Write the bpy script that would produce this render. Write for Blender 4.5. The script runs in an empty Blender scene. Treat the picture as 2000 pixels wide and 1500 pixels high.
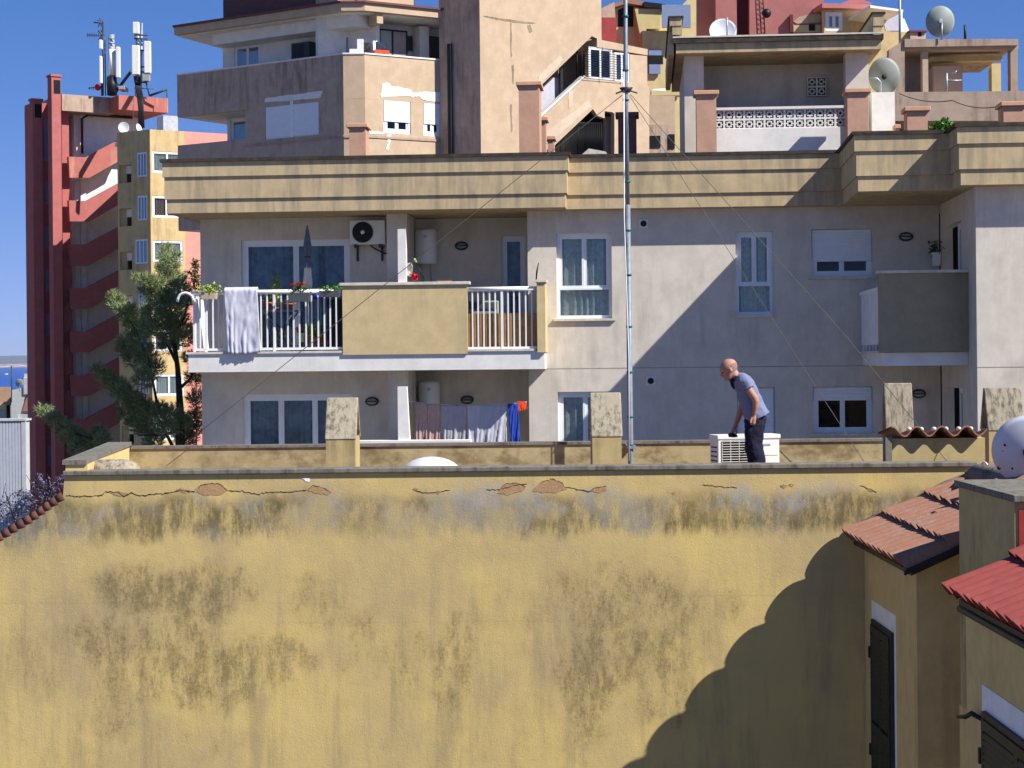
import bpy, bmesh, math, random
from math import sin, cos, pi, radians, sqrt, atan2
from mathutils import Vector, noise
random.seed(7)
SC = bpy.context.scene
COL = SC.collection
CZ = 14.0                      # camera height above the street
FPX = 3600.0; CX = 1000.0; HY = 702.0; RC, RS = cos(0.01), sin(0.01)
# ---------------- camera
cam = bpy.data.cameras.new('camera'); camo = bpy.data.objects.new('camera', cam); COL.objects.link(camo)
cam.sensor_width = 36; cam.lens = 36*FPX/2000; cam.shift_y = (HY-750)/2000.0
cam.clip_end = 60000; cam.clip_start = 0.1
from mathutils import Matrix
camo.matrix_world = Matrix(((RC, RS, 0, 0), (0, 0, -1, 0), (-RS, RC, 0, CZ), (0, 0, 0, 1)))
SC.camera = camo
# ---------------- world, sun, exposure
SD = Vector((1.8, -1.0, 1.95)).normalized()          # towards the sun
EL = math.asin(SD.z); AZ = atan2(SD.x, SD.y)
w = bpy.data.worlds.new("World"); SC.world = w; w.use_nodes = True
nt = w.node_tree; nt.nodes.clear()
sky = nt.nodes.new('ShaderNodeTexSky'); sky.sky_type = 'NISHITA'; sky.sun_disc = False
sky.sun_elevation = EL; sky.sun_rotation = AZ; sky.altitude = 0; sky.air_density = 1.0; sky.dust_density = 0.15; sky.ozone_density = 4.0
tcw = nt.nodes.new('ShaderNodeTexCoord'); mpw = nt.nodes.new('ShaderNodeMapping'); mpw.inputs['Location'].default_value = (0, 0, .10)   # keeps the horizon clear blue
nt.links.new(tcw.outputs['Generated'], mpw.inputs[0]); nt.links.new(mpw.outputs[0], sky.inputs[0])
hs = nt.nodes.new('ShaderNodeHueSaturation'); hs.inputs['Saturation'].default_value = 1.3; hs.inputs['Value'].default_value = 1.12
bg = nt.nodes.new('ShaderNodeBackground'); bg.inputs[1].default_value = 0.055
wo = nt.nodes.new('ShaderNodeOutputWorld')
cm = nt.nodes.new('ShaderNodeMix'); cm.data_type = 'RGBA'; cm.blend_type = 'MULTIPLY'; cm.inputs[0].default_value = 1; cm.inputs[7].default_value = (1.38, 1.02, 1.26, 1)
nt.links.new(sky.outputs[0], hs.inputs['Color']); nt.links.new(hs.outputs[0], cm.inputs[6]); nt.links.new(cm.outputs[2], bg.inputs[0]); nt.links.new(bg.outputs[0], wo.inputs[0])
sl = bpy.data.lights.new('sun', 'SUN'); sl.energy = 5.0; sl.angle = radians(0.5); sl.color = (1, 0.955, 0.88)
so = bpy.data.objects.new('sun', sl); COL.objects.link(so); so.rotation_euler = SD.to_track_quat('Z', 'Y').to_euler(); so.location = (0, 0, 60)
SC.view_settings.view_transform = 'Standard'; SC.view_settings.look = 'None'
SC.view_settings.exposure = 0.75; SC.view_settings.gamma = 1.0
SC.cycles.max_bounces = 6; SC.cycles.transparent_max_bounces = 12

# ---------------- materials
def hexc(h, k=1.0):
    r = [int(h[i:i+2], 16)/255 for i in (0, 2, 4)]
    return tuple(min(1, k*(x/12.92 if x <= .04045 else ((x+.055)/1.055)**2.4)) for x in r)+(1,)
class NT:
    def __init__(s, name):
        s.m = bpy.data.materials.new(name); s.m.use_nodes = True; s.t = s.m.node_tree
        s.b = s.t.nodes['Principled BSDF']
        g = s.t.nodes.new('ShaderNodeNewGeometry'); s.pos = g.outputs['Position']
    def n(s, ty, **k):
        n = s.t.nodes.new(ty)
        for a, v in k.items(): setattr(n, a, v)
        return n
    def l(s, a, b): s.t.links.new(a, b)
    def noise(s, sc=(1, 1, 1), scale=1.0, detail=5, rough=.6, off=(0, 0, 0)):
        mp = s.n('ShaderNodeMapping'); mp.inputs['Scale'].default_value = sc; mp.inputs['Location'].default_value = off; s.l(s.pos, mp.inputs[0])
        n = s.n('ShaderNodeTexNoise'); n.inputs['Scale'].default_value = scale; n.inputs['Detail'].default_value = detail; n.inputs['Roughness'].default_value = rough
        s.l(mp.outputs[0], n.inputs['Vector']); return n.outputs[0]
    def ramp(s, src, a, b, lo=0.0, hi=1.0):
        r = s.n('ShaderNodeMapRange'); r.interpolation_type = 'SMOOTHSTEP'; s.l(src, r.inputs[0])
        r.inputs[1].default_value = a; r.inputs[2].default_value = b; r.inputs[3].default_value = lo; r.inputs[4].default_value = hi
        return r.outputs[0]
    def math(s, op, a, b=None):
        m = s.n('ShaderNodeMath', operation=op)
        for i, x in enumerate((a, b)):
            if x is None: continue
            if isinstance(x, (int, float)): m.inputs[i].default_value = x
            else: s.l(x, m.inputs[i])
        return m.outputs[0]
    def mix(s, f, a, b):
        m = s.n('ShaderNodeMix', data_type='RGBA')
        for i, x in ((0, f), (6, a), (7, b)):
            if isinstance(x, (int, float, tuple)): m.inputs[i].default_value = x
            else: s.l(x, m.inputs[i])
        return m.outputs[2]
    def bump(s, src, st, dist=.01):
        b = s.n('ShaderNodeBump'); b.inputs['Strength'].default_value = st; b.inputs['Distance'].default_value = dist
        s.l(src, b.inputs['Height']); s.l(b.outputs[0], s.b.inputs['Normal'])
    def xyz(s):
        x = s.n('ShaderNodeSeparateXYZ'); s.l(s.pos, x.inputs[0]); return x.outputs
def sc3(c, k): return tuple(min(1, x*k) for x in c[:3])+(1,)
def plain(name, c, rough=.6, metal=0, var=.12, vs=6.0, bump=0.0, spec=.3):
    t = NT(name); c = hexc(c) if isinstance(c, str) else c
    n = t.noise(scale=vs, detail=4)
    t.l(t.mix(t.ramp(n, .3, .7), sc3(c, 1-var), sc3(c, 1+var)), t.b.inputs['Base Color'])
    t.b.inputs['Roughness'].default_value = rough; t.b.inputs['Metallic'].default_value = metal; t.b.inputs['Specular IOR Level'].default_value = spec
    if bump: t.bump(t.noise(scale=vs*4, detail=3), bump)
    return t.m
def plaster(name, c, dirt='4a4238', amt=.5, grime=.35, fine=60.0, bump=.25, vs=1.0, k=1.0, thr=.52, bd=.006, ss=(4, .45)):
    t = NT(name); c = hexc(c, k); d = hexc(dirt)
    big = t.noise(scale=.7*vs, detail=5); med = t.noise(scale=4*vs, detail=6, rough=.7)
    streak = t.noise(sc=(ss[0]*vs, ss[0]*vs, ss[1]*vs), scale=1.2, detail=7, rough=.68)
    fn = t.noise(scale=fine, detail=3)
    base = t.mix(t.ramp(med, .3, .7), sc3(c, .9), sc3(c, 1.07))
    m = t.math('MULTIPLY', t.ramp(big, thr-.08, thr+.16), t.ramp(streak, .42, .66))
    m = t.math('MULTIPLY', m, amt)
    base = t.mix(m, base, d)
    sp = t.math('MULTIPLY', t.ramp(t.noise(scale=9*vs, detail=8, rough=.8), .55, .75), grime*.6)
    base = t.mix(sp, base, sc3(c, .5))
    t.l(base, t.b.inputs['Base Color']); t.b.inputs['Roughness'].default_value = .92; t.b.inputs['Specular IOR Level'].default_value = .12
    t.bump(t.math('ADD', fn, t.math('MULTIPLY', med, .6)), bump, bd)
    return t.m
def glassmat(name, tint=(.8, .85, .86, 1), refl=.12, rough=.02):
    t = NT(name); t.t.nodes.remove(t.b)
    tr = t.n('ShaderNodeBsdfTransparent'); tr.inputs[0].default_value = tint
    gl = t.n('ShaderNodeBsdfGlossy'); gl.inputs['Roughness'].default_value = rough; gl.inputs[0].default_value = (.9, .9, .9, 1)
    fr = t.n('ShaderNodeFresnel'); fr.inputs[0].default_value = 1.5
    f = t.math('ADD', t.math('MULTIPLY', fr.outputs[0], .8), refl)
    mx = t.n('ShaderNodeMixShader'); t.l(f, mx.inputs[0]); t.l(tr.outputs[0], mx.inputs[1]); t.l(gl.outputs[0], mx.inputs[2])
    t.l(mx.outputs[0], t.t.nodes['Material Output'].inputs[0]); return t.m
M = {}
M['grey'] = plaster('grey_render', 'cfc6b8', amt=.38, grime=.14, vs=.7, bump=.12, dirt='8f887c', k=1.0, thr=.46)
M['cornice'] = plaster('cornice_yellow', 'bda985', dirt='736e62', amt=.5, grime=.2, vs=1.0, thr=.36, bump=.12, k=1.0)
M['cornice2'] = plaster('cornice_cream', 'd2ba8b', dirt='8a7d60', amt=.25, grime=.15, vs=1, bump=.1, k=1.05)
M['lip'] = plain('cornice_lip', '3b352d', rough=.9, var=.4)
M['panel'] = plaster('balcony_panel', 'c6b186', dirt='96906f', amt=.35, grime=.1, vs=1.1, bump=.1, thr=.45)
M['olivepanel'] = plaster('balcony_panel_olive', '978d74', dirt='6d6a55', amt=.4, grime=.1, vs=1.1, bump=.1)
M['white'] = plain('white_paint', 'e8e8e6', rough=.45, var=.04, spec=.4)
M['alu'] = plain('white_aluminium', 'dfe2e4', rough=.4, var=.03, spec=.5)
M['stone'] = plain('pale_stone', 'c9c2b2', rough=.8, var=.15, bump=.2)
M['glass'] = glassmat('window_glass', (.86, .9, .9, 1), -.015)
M['glassr'] = glassmat('window_glass_reflective', (.78, .83, .86, 1), -.01)
M['curtain'] = plain('curtain_cloth', 'dcdfd8', rough=.9, var=.16, vs=14)
M['curtainb'] = plain('curtain_bluegrey', 'a3adb4', rough=.9, var=.25, vs=5)
M['dark'] = plain('painted_dark', '17151a', rough=.9, var=.4)  # near-black paint standing in for unlit rooms, holes and recesses
M['maroon'] = plaster('maroon_render', '7a4040', dirt='3c2a2a', amt=.4, vs=.5, k=.95, bump=.1, bd=.01)
M['rsalmon'] = plaster('dark_salmon_render', 'a6635f', dirt='7c4a46', amt=.4, vs=.5, bump=.1, bd=.01)
M['salmon'] = plaster('salmon_render', 'a8665c', dirt='cfae94', amt=.55, vs=.6, thr=.5, k=1.0, bump=.15, bd=.01)
M['tanlip'] = plaster('stained_tan', 'ab9684', dirt='5c4d42', amt=.6, vs=.9, thr=.45, bump=.1)
M['beige'] = plaster('beige_render', 'b59f86', dirt='9c866f', amt=.45, grime=.25, vs=.55, bump=.15, k=1.05, bd=.01)
M['beiged'] = plaster('beige_render_soot', 'b7a08d', dirt='4e443c', amt=.6, grime=.4, vs=1.0, thr=.47, bump=.15, bd=.01)
M['whitewall'] = plaster('white_render', 'dedbd5', dirt='9a948a', amt=.25, vs=.6, bump=.1)
M['patch'] = plaster('white_filler', 'e8e4dc', dirt='bdb4a6', amt=.3, vs=1.5, bump=.2)
M['peach'] = plaster('peach_render', 'bd957e', dirt='a07a62', amt=.3, grime=.15, vs=1.2, bump=.12)
M['peachl'] = plain('peach_cap', 'c79a7c', rough=.85, var=.08)
M['bgyellow'] = plaster('pale_yellow_render', 'c6b684', dirt='a8956a', amt=.35, vs=.4, bump=.1)
M['yellowlit'] = plaster('flat_yellow_render', 'c4ab7c', dirt='6f6654', amt=.5, vs=.7, bump=.1, thr=.47)
M['bgpink'] = plaster('pink_render', 'ad706b', dirt='8f7468', amt=.5, vs=.35, thr=.48, bump=.1)
M['pinkl'] = plaster('light_pink_render', 'd98f83', dirt='c0a090', amt=.3, vs=.4, bump=.1)
M['redp'] = plain('red_paint', '9c403c', rough=.8, var=.12)
M['bluegrey'] = plain('blue_grey_sheet', '7483a0', rough=.7, var=.06)
M['black'] = plain('black_metal', '141418', rough=.5, var=.2)
M['darkgrey'] = plain('dark_grey_metal', '33363a', rough=.5, var=.2)
M['galv'] = plain('galvanised_steel', '9aa4ac', rough=.45, metal=.5, var=.15, vs=20)
M['tape'] = plain('green_band', '1f5a5a', rough=.6)
M['wire'] = plain('wire_grey', '5b5852', rough=.7)
M['acw'] = plain('ac_enamel', 'dcdcd4', rough=.45, var=.04, spec=.5)
M['dish'] = plain('dish_white', 'c9ccd2', rough=.5, var=.06, vs=3, spec=.4)
M['dishg'] = plain('dish_grey', '8f9690', rough=.55, var=.1, vs=3)
M['terra'] = plain('terracotta_pot', 'a1553a', rough=.85, var=.15)
M['bark'] = plain('bark', '3a322c', rough=.95, var=.3, vs=8, bump=.5)

def yellow_wall():
    t = NT('weathered_yellow_wall'); x, y, z = t.xyz()
    base0 = hexc('c2ab76', .95); base1 = hexc('ad9a74', .93); base2 = hexc('cdb472', .97)
    n1 = t.noise(scale=.55, detail=6, rough=.6); n2 = t.noise(sc=(1, 1, .45), scale=2.0, detail=8, rough=.68)
    c = t.mix(t.ramp(n1, .35, .62), base1, base2); c = t.mix(t.ramp(n2, .35, .66, 0, .75), c, base0)
    sv = t.noise(sc=(2.4, 1, .25), scale=1.4, detail=8, rough=.68, off=(3, 0, 5))
    c = t.mix(t.math('MULTIPLY', t.ramp(sv, .47, .66, 0, .55), t.ramp(z, 12.15, 11.2)), c, hexc('8f8264'))
    # mould clusters: where they sit on this wall
    dx = t.math('MULTIPLY', t.math('SUBTRACT', t.noise(scale=1.5, detail=4, off=(2, 2, 2)), .5), .9)
    dz = t.math('MULTIPLY', t.math('SUBTRACT', t.noise(scale=1.3, detail=4, off=(8, 2, 2)), .5), .9)
    X = t.math('ADD', x, dx); Z = t.math('ADD', z, dz); acc = None
    for px_, py_, rx, rz, wgt in ((330, 1150, 170, 48, 1.0), (200, 1240, 70, 60, .8), (330, 1235, 120, 45, .85), (420, 1310, 110, 75, .95), (250, 1330, 90, 70, .75), (60, 1270, 60, 70, .5), (210, 1400, 50, 60, .6), (620, 1165, 55, 40, .5), (540, 1290, 60, 70, .75), (690, 1240, 60, 80, .5), (880, 1300, 38, 95, .8), (790, 1290, 60, 80, .45), (980, 1200, 60, 50, .4), (1080, 1150, 40, 50, .6), (1170, 1180, 90, 60, .8), (1270, 1160, 70, 50, .8), (1140, 1330, 55, 130, .95), (1260, 1270, 80, 80, .8), (1350, 1230, 40, 90, .6), (1290, 1370, 70, 70, .6), (1420, 1180, 40, 45, .5), (180, 1480, 120, 40, .45), (380, 1440, 120, 40, .4), (960, 1420, 120, 60, .3)):
        cx_, cz_ = (px_-1000)/180., 14+(702-py_)/180.
        u = t.math('DIVIDE', t.math('SUBTRACT', X, cx_), rx/180.); v = t.math('DIVIDE', t.math('SUBTRACT', Z, cz_), rz/180.)
        d2 = t.math('ADD', t.math('MULTIPLY', u, u), t.math('MULTIPLY', v, v)); m = t.math('MULTIPLY', t.ramp(d2, 1.9, .2), wgt)
        acc = m if acc is None else t.math('MAXIMUM', acc, m)
    ps = t.noise(scale=27, detail=9, rough=.85); pv = t.noise(sc=(5.5, 5, 2.2), scale=1.2, detail=8, rough=.78, off=(1, 1, 9))
    thr = t.math('SUBTRACT', t.math('ADD', t.math('MULTIPLY', pv, .85), t.math('MULTIPLY', ps, .95)), t.math('MULTIPLY', t.math('SUBTRACT', 1.0, acc), .26))
    spk = t.ramp(thr, .76, 1.04)
    c = t.mix(t.math('MULTIPLY', acc, t.ramp(pv, .35, .6, .05, .5)), c, hexc('8a7a55'))
    c = t.mix(t.math('MULTIPLY', t.math('MULTIPLY', spk, t.ramp(acc, .02, .4)), .56), c, hexc('4f4830'))
    # horizontal band of mould and lime bloom under the parapet
    wob = t.noise(sc=(1.1, 1, 0), scale=.9, detail=4, off=(2, 0, 0)); zz = t.math('ADD', z, t.math('MULTIPLY', t.math('SUBTRACT', wob, .5), .5))
    bs = t.noise(sc=(5, 5, 1.5), scale=1.6, detail=10, rough=.8, off=(7, 2, 3)); bl = t.noise(sc=(1.0, 1, 1.0), scale=.8, detail=4, off=(0, 4, 0))
    zr_ = t.math('ADD', zz, t.math('MULTIPLY', t.math('SUBTRACT', bs, .5), .35))
    band = t.math('MULTIPLY', t.ramp(zr_, 12.62, 12.45), t.ramp(zr_, 12.02, 12.22))
    bm = t.math('MULTIPLY', band, t.math('MULTIPLY', t.ramp(t.math('ADD', bs, t.math('MULTIPLY', ps, .4)), .52, .80), t.ramp(bl, .28, .5, .25, 1)))
    dark = t.mix(t.ramp(t.noise(sc=(1, 1, .8), scale=1.3, detail=5, off=(5, 5, 5)), .44, .6), hexc('4b4532'), hexc('807f7c'))
    c = t.mix(t.math('MULTIPLY', band, .22), c, hexc('93845c')); c = t.mix(t.math('MULTIPLY', bm, .8), c, dark)
    wm = t.math('MULTIPLY', t.math('MULTIPLY', t.ramp(zr_, 12.72, 12.55), t.ramp(zr_, 12.3, 12.42)), t.ramp(t.noise(sc=(1.5, 1, 1), scale=1.3, detail=8, rough=.75, off=(9, 9, 1)), .52, .66))
    c = t.mix(t.math('MULTIPLY', wm, .5), c, hexc('9d9c9c'))
    dr = t.math('MULTIPLY', t.ramp(z, 12.55, 12.8), t.ramp(t.noise(sc=(8, 1, .8), scale=1.5, detail=5), .5, .72))
    c = t.mix(t.math('MULTIPLY', dr, .4), c, hexc('8f7c4c'))
    # grey damp by both gable ends
    c = t.mix(t.math('MULTIPLY', t.math('MULTIPLY', t.ramp(x, -4.4, -5.6), t.ramp(z, 11.7, 12.2)), t.ramp(bs, .35, .6, .2, .8)), c, hexc('6f6d62'))
    c = t.mix(t.math('MULTIPLY', t.ramp(t.noise(scale=60, detail=4, rough=.8), .62, .72), .35), c, hexc('5a4d30'))
    t.l(c, t.b.inputs['Base Color']); t.b.inputs['Roughness'].default_value = .95; t.b.inputs['Specular IOR Level'].default_value = .08
    h = t.math('ADD', t.noise(scale=55, detail=6, rough=.75), t.math('MULTIPLY', t.noise(scale=7, detail=6, rough=.7), 1.0))
    h = t.math('ADD', h, t.math('MULTIPLY', t.noise(sc=(1, 1, .6), scale=1.4, detail=4), 2.2))
    t.bump(h, .34, .014); return t.m
M['ywall'] = yellow_wall()
M['yplain'] = plaster('yellow_render_side', 'b3a173', dirt='4c4838', amt=.55, grime=.35, vs=1.3, thr=.5, bump=.25)
M['yshade'] = plaster('yellow_render_bounce', 'cdb47c', dirt='6e5e38', amt=.3, grime=.2, vs=1.0, bump=.25)  # lightened to put bounced light into the shaded walls' colour
M['yrear'] = plaster('yellow_render_sooty', 'a89a74', dirt='5a4c30', amt=.7, grime=.9, vs=1.6, thr=.33, ss=(1.2, 1.8), bump=.3)
M['coping'] = plaster('old_concrete_coping', '77736a', dirt='2c2a26', amt=.7, grime=.6, vs=3, thr=.42, bump=.5)
M['lichen'] = plaster('lichen_concrete', '9d9480', dirt='3d3a34', amt=.8, grime=1.0, vs=4.5, thr=.36, bump=.6)
M['deck'] = plaster('roof_deck_tiles', '8c6a55', dirt='4a4038', amt=.5, vs=2)
M['tile'] = plaster('faded_clay_tile', '9a6f5a', dirt='988c82', amt=.75, grime=.45, vs=4, thr=.5, bump=.35)
M['tilered'] = plaster('painted_red_tile', '964c46', dirt='a8706a', amt=.25, grime=.15, vs=2, bump=.1)
M['tileedge'] = plain('clay_edge', 'a0603f', rough=.9, var=.3)
M['brickred'] = plaster('painted_red_wall', '8e3834', dirt='6c2622', amt=.4, vs=2, bump=.5)
M['scar'] = plaster('bare_render', 'b08d68', dirt='94785a', amt=.7, grime=.8, vs=6, thr=.45, bump=.8, k=.9)
M['crack'] = plain('crack_dark', '2e2418', rough=1)
M['hairline'] = plain('hairline_crack', '978459', rough=1)
M['shutterdk'] = plain('dark_green_shutter', '2b2e27', rough=.6, var=.2)
M['winsur'] = plain('white_surround', 'e2e2e2', rough=.8, var=.06)

# ---------------- geometry helpers
def ray(px, py):
    u = (px-CX)/FPX; v = (HY-py)/FPX
    return Vector((u*RC+v*RS, 1.0, -u*RS+v*RC))
def P(px, py, Y):
    r = ray(px, py); return Vector((r.x*Y, Y, CZ+r.z*Y))
class Fr:
    def __init__(s, ox, oy, a=0.0):
        s.o = Vector((ox, oy, 0)); s.a = a; s.s = Vector((cos(a), sin(a), 0)); s.d = Vector((-sin(a), cos(a), 0))
    def px(s, x, y, d=0.0):
        r = ray(x, y); t = (d+s.o.dot(s.d))/r.dot(s.d); p = r*t
        return ((p-s.o).dot(s.s), p.z+CZ)
    def w(s, a, d, z): return Vector((s.o.x+a*s.s.x+d*s.d.x, s.o.y+a*s.s.y+d*s.d.y, z))
    def rect(s, x0, y0, x1, y1, d):
        ym = (y0+y1)/2; xm = (x0+x1)/2
        return s.px(x0, ym, d)[0], s.px(x1, ym, d)[0], s.px(xm, y1, d)[1], s.px(xm, y0, d)[1]
G = Fr(0, 0)
ORG = {}
class MB:
    def __init__(s, f=G): s.v = []; s.f = []; s.F = f; s.sm = []
    def add(s, vs, fs, smooth=False):
        b = len(s.v); s.v += [tuple(v) for v in vs]; s.f += [tuple(i+b for i in f) for f in fs]; s.sm += [smooth]*len(fs); return s
    def box(s, a0, a1, d0, d1, z0, z1):
        W = s.F.w; vs = [W(a, d, z) for z in (z0, z1) for (a, d) in ((a0, d0), (a1, d0), (a1, d1), (a0, d1))]
        return s.add(vs, [(3, 2, 1, 0), (4, 5, 6, 7), (0, 1, 5, 4), (1, 2, 6, 5), (2, 3, 7, 6), (3, 0, 4, 7)])
    def pbox(s, x0, y0, x1, y1, d0, d1):
        a0, a1, z0, z1 = s.F.rect(x0, y0, x1, y1, d0); return s.box(a0, a1, d0, d1, z0, z1)
    def poly(s, pts, d0, d1):          # pts (a,z)
        n = len(pts); ar = sum(pts[i][0]*pts[(i+1) % n][1]-pts[(i+1) % n][0]*pts[i][1] for i in range(n))
        if ar < 0: pts = pts[::-1]
        vs = [s.F.w(a, d0, z) for a, z in pts]+[s.F.w(a, d1, z) for a, z in pts]
        return s.add(vs, [tuple(range(n)), tuple(range(2*n-1, n-1, -1))]+[(i, i+n, (i+1) % n+n, (i+1) % n) for i in range(n)])
    def ppoly(s, pts, d0, d1): return s.poly([s.F.px(x, y, d0) for x, y in pts], d0, d1)
    def plan(s, pts, z0, z1):          # pts (a,d)
        n = len(pts); ar = sum(pts[i][0]*pts[(i+1) % n][1]-pts[(i+1) % n][0]*pts[i][1] for i in range(n))
        if ar < 0: pts = pts[::-1]
        vs = [s.F.w(a, d, z0) for a, d in pts]+[s.F.w(a, d, z1) for a, d in pts]
        return s.add(vs, [tuple(range(n-1, -1, -1)), tuple(range(n, 2*n))]+[(i, (i+1) % n, (i+1) % n+n, i+n) for i in range(n)])
    def wallh(s, R, d0, d1, holes):
        a0, a1, z0, z1 = R
        A = sorted(set([a0, a1]+[max(a0, min(a1, h[i])) for h in holes for i in (0, 1)])); Z = sorted(set([z0, z1]+[max(z0, min(z1, h[i])) for h in holes for i in (2, 3)]))
        def solid(i, j):
            if i < 0 or j < 0 or i >= len(A)-1 or j >= len(Z)-1: return False
            ca = (A[i]+A[i+1])/2; cz = (Z[j]+Z[j+1])/2
            return not any(h[0] < ca < h[1] and h[2] < cz < h[3] for h in holes)
        W = s.F.w
        for i in range(len(A)-1):
            for j in range(len(Z)-1):
                if not solid(i, j): continue
                p, q, b, t = A[i], A[i+1], Z[j], Z[j+1]
                s.add([W(p, d0, b), W(q, d0, b), W(q, d0, t), W(p, d0, t)], [(0, 1, 2, 3)])
                s.add([W(p, d1, b), W(q, d1, b), W(q, d1, t), W(p, d1, t)], [(3, 2, 1, 0)])
                if not solid(i-1, j): s.add([W(p, d0, b), W(p, d0, t), W(p, d1, t), W(p, d1, b)], [(0, 1, 2, 3)])
                if not solid(i+1, j): s.add([W(q, d0, b), W(q, d1, b), W(q, d1, t), W(q, d0, t)], [(0, 1, 2, 3)])
                if not solid(i, j-1): s.add([W(p, d0, b), W(p, d1, b), W(q, d1, b), W(q, d0, b)], [(0, 1, 2, 3)])
                if not solid(i, j+1): s.add([W(p, d0, t), W(q, d0, t), W(q, d1, t), W(p, d1, t)], [(0, 1, 2, 3)])
        return s
    def tube(s, pts, r, n=8, smooth=True, caps=True):
        pts = [Vector(p) for p in pts]; rs = r if isinstance(r, (list, tuple)) else [r]*len(pts); b = len(s.v); ref = None
        for i, p in enumerate(pts):
            t = (pts[min(i+1, len(pts)-1)]-pts[max(i-1, 0)]).normalized()
            if ref is None: ref = t.orthogonal().normalized()
            ref = (ref-t*ref.dot(t)).normalized(); bi = t.cross(ref)
            for k in range(n):
                a = 2*pi*k/n; s.v.append(tuple(p+(ref*cos(a)+bi*sin(a))*rs[i]))
        for i in range(len(pts)-1):
            for k in range(n):
                s.f.append((b+i*n+k, b+i*n+(k+1) % n, b+(i+1)*n+(k+1) % n, b+(i+1)*n+k)); s.sm.append(smooth)
        if caps:
            s.f.append(tuple(b+k for k in range(n-1, -1, -1))); s.f.append(tuple(b+(len(pts)-1)*n+k for k in range(n))); s.sm += [False, False]
        return s
    def rings(s, rings, closed=True, caps=True, smooth=True):   # list of lists of points
        b = len(s.v); n = len(rings[0])
        for r in rings: s.v += [tuple(p) for p in r]
        for i in range(len(rings)-1):
            for k in range(n if closed else n-1):
                s.f.append((b+i*n+k, b+i*n+(k+1) % n, b+(i+1)*n+(k+1) % n, b+(i+1)*n+k)); s.sm.append(smooth)
        if caps and closed:
            s.f.append(tuple(b+k for k in range(n-1, -1, -1))); s.f.append(tuple(b+(len(rings)-1)*n+k for k in range(n))); s.sm += [smooth, smooth]
        return s
    def loft(s, secs, n=16, ref=Vector((0, 1, 0))):   # secs: (center, r_inplane, r_ref)
        R = []; C = [Vector(c[0]) for c in secs]
        for i, (c, ra, rb) in enumerate(secs):
            t = (C[min(i+1, len(C)-1)]-C[max(i-1, 0)]).normalized(); u = (ref-t*ref.dot(t)).normalized(); v = t.cross(u)
            R.append([C[i]+v*ra*cos(2*pi*k/n)+u*rb*sin(2*pi*k/n) for k in range(n)])
        return s.rings(R)
    def ball(s, c, r, n=12, m=8, M3=None):
        R = []; c = Vector(c); r = Vector(r) if not isinstance(r, (int, float)) else Vector((r, r, r))
        for j in range(m+1):
            th = 0.04+(pi-.08)*j/m; R.append([])
            for k in range(n):
                p = Vector((sin(th)*cos(2*pi*k/n)*r.x, sin(th)*sin(2*pi*k/n)*r.y, cos(th)*r.z))
                R[-1].append(c+(M3 @ p if M3 else p))
        return s.rings(R[::-1])
    def build(s, name, mat, parent=None, label=None, cat=None, group=None, kind=None, bevel=0, remesh=0, recalc=True):
        me = bpy.data.meshes.new(name); xs = [v[0] for v in s.v]; ys = [v[1] for v in s.v]; zs = [v[2] for v in s.v]
        o0 = Vector(((min(xs)+max(xs))/2, (min(ys)+max(ys))/2, min(zs)))
        me.from_pydata([(v[0]-o0.x, v[1]-o0.y, v[2]-o0.z) for v in s.v], [], s.f)
        me.polygons.foreach_set('use_smooth', s.sm)
        if recalc:
            bm = bmesh.new(); bm.from_mesh(me); bmesh.ops.recalc_face_normals(bm, faces=bm.faces); bm.to_mesh(me); bm.free()
        me.update()
        me.materials.append(M[mat] if isinstance(mat, str) else mat)
        o = bpy.data.objects.new(name, me); COL.objects.link(o); ORG[o.name] = o0
        if parent is not None: o.parent = parent; o.location = o0-ORG[parent.name]
        else: o.location = o0
        if bevel:
            b = o.modifiers.new('b', 'BEVEL'); b.width = bevel; b.segments = 2; b.limit_method = 'ANGLE'; b.harden_normals = False
        if remesh:
            r = o.modifiers.new('r', 'REMESH'); r.mode = 'VOXEL'; r.voxel_size = remesh; r.use_smooth_shade = True
            q = o.modifiers.new('s', 'SMOOTH'); q.factor = .5; q.iterations = 4
        tag(o, label, cat, group, kind); return o
def tag(o, label=None, cat=None, group=None, kind=None):
    if label: o['label'] = label
    if cat: o['category'] = cat
    if group: o['group'] = group
    if kind: o['kind'] = kind
    return o
def thing(name, loc, label, cat, group=None):
    o = bpy.data.objects.new(name, None); o.empty_display_size = .2; o.location = loc; COL.objects.link(o); ORG[o.name] = Vector(loc)
    return tag(o, label, cat, group)

def corr(F, a0, a1, z0, z1, d, pitch, amp, horizontal=True, name='shutter', mat='alu', parent=None, th=.01):
    mb = MB(F); L = (z1-z0) if horizontal else (a1-a0); n = max(2, int(L/pitch)); pr = []
    for i in range(n):
        for (t, h) in ((0.0, .0), (.12, 1), (.88, 1), (1.0, 0)):
            pr.append(((i+t)*L/n, -h*amp))
    if horizontal:
        R = [[F.w(a0, d+h, z0+t), F.w(a1, d+h, z0+t), F.w(a1, d+th, z0+t), F.w(a0, d+th, z0+t)] for t, h in pr]
    else:
        R = [[F.w(a0+t, d+h, z0), F.w(a0+t, d+h, z1), F.w(a0+t, d+th, z1), F.w(a0+t, d+th, z0)] for t, h in pr]
    mb.rings(R, smooth=False); return mb.build(name, mat, parent)
def curtain(F, a0, a1, z0, z1, d, parent, mat='curtain', amp=.025, wl=.13, name='curtain'):
    mb = MB(F); n = max(12, int((a1-a0)/wl*8)); R = []
    for j in (0, .5, 1):
        R.append([F.w(a0+(a1-a0)*i/n, d+amp*sin(2*pi*(a0+(a1-a0)*i/n)/wl+1.2*sin(i*.21))+.4*amp*sin(i*.9+j), z0+(z1-z0)*j) for i in range(n+1)])
    mb.rings(R, closed=False, caps=False); return mb.build(name, mat, parent, recalc=False)
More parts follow.
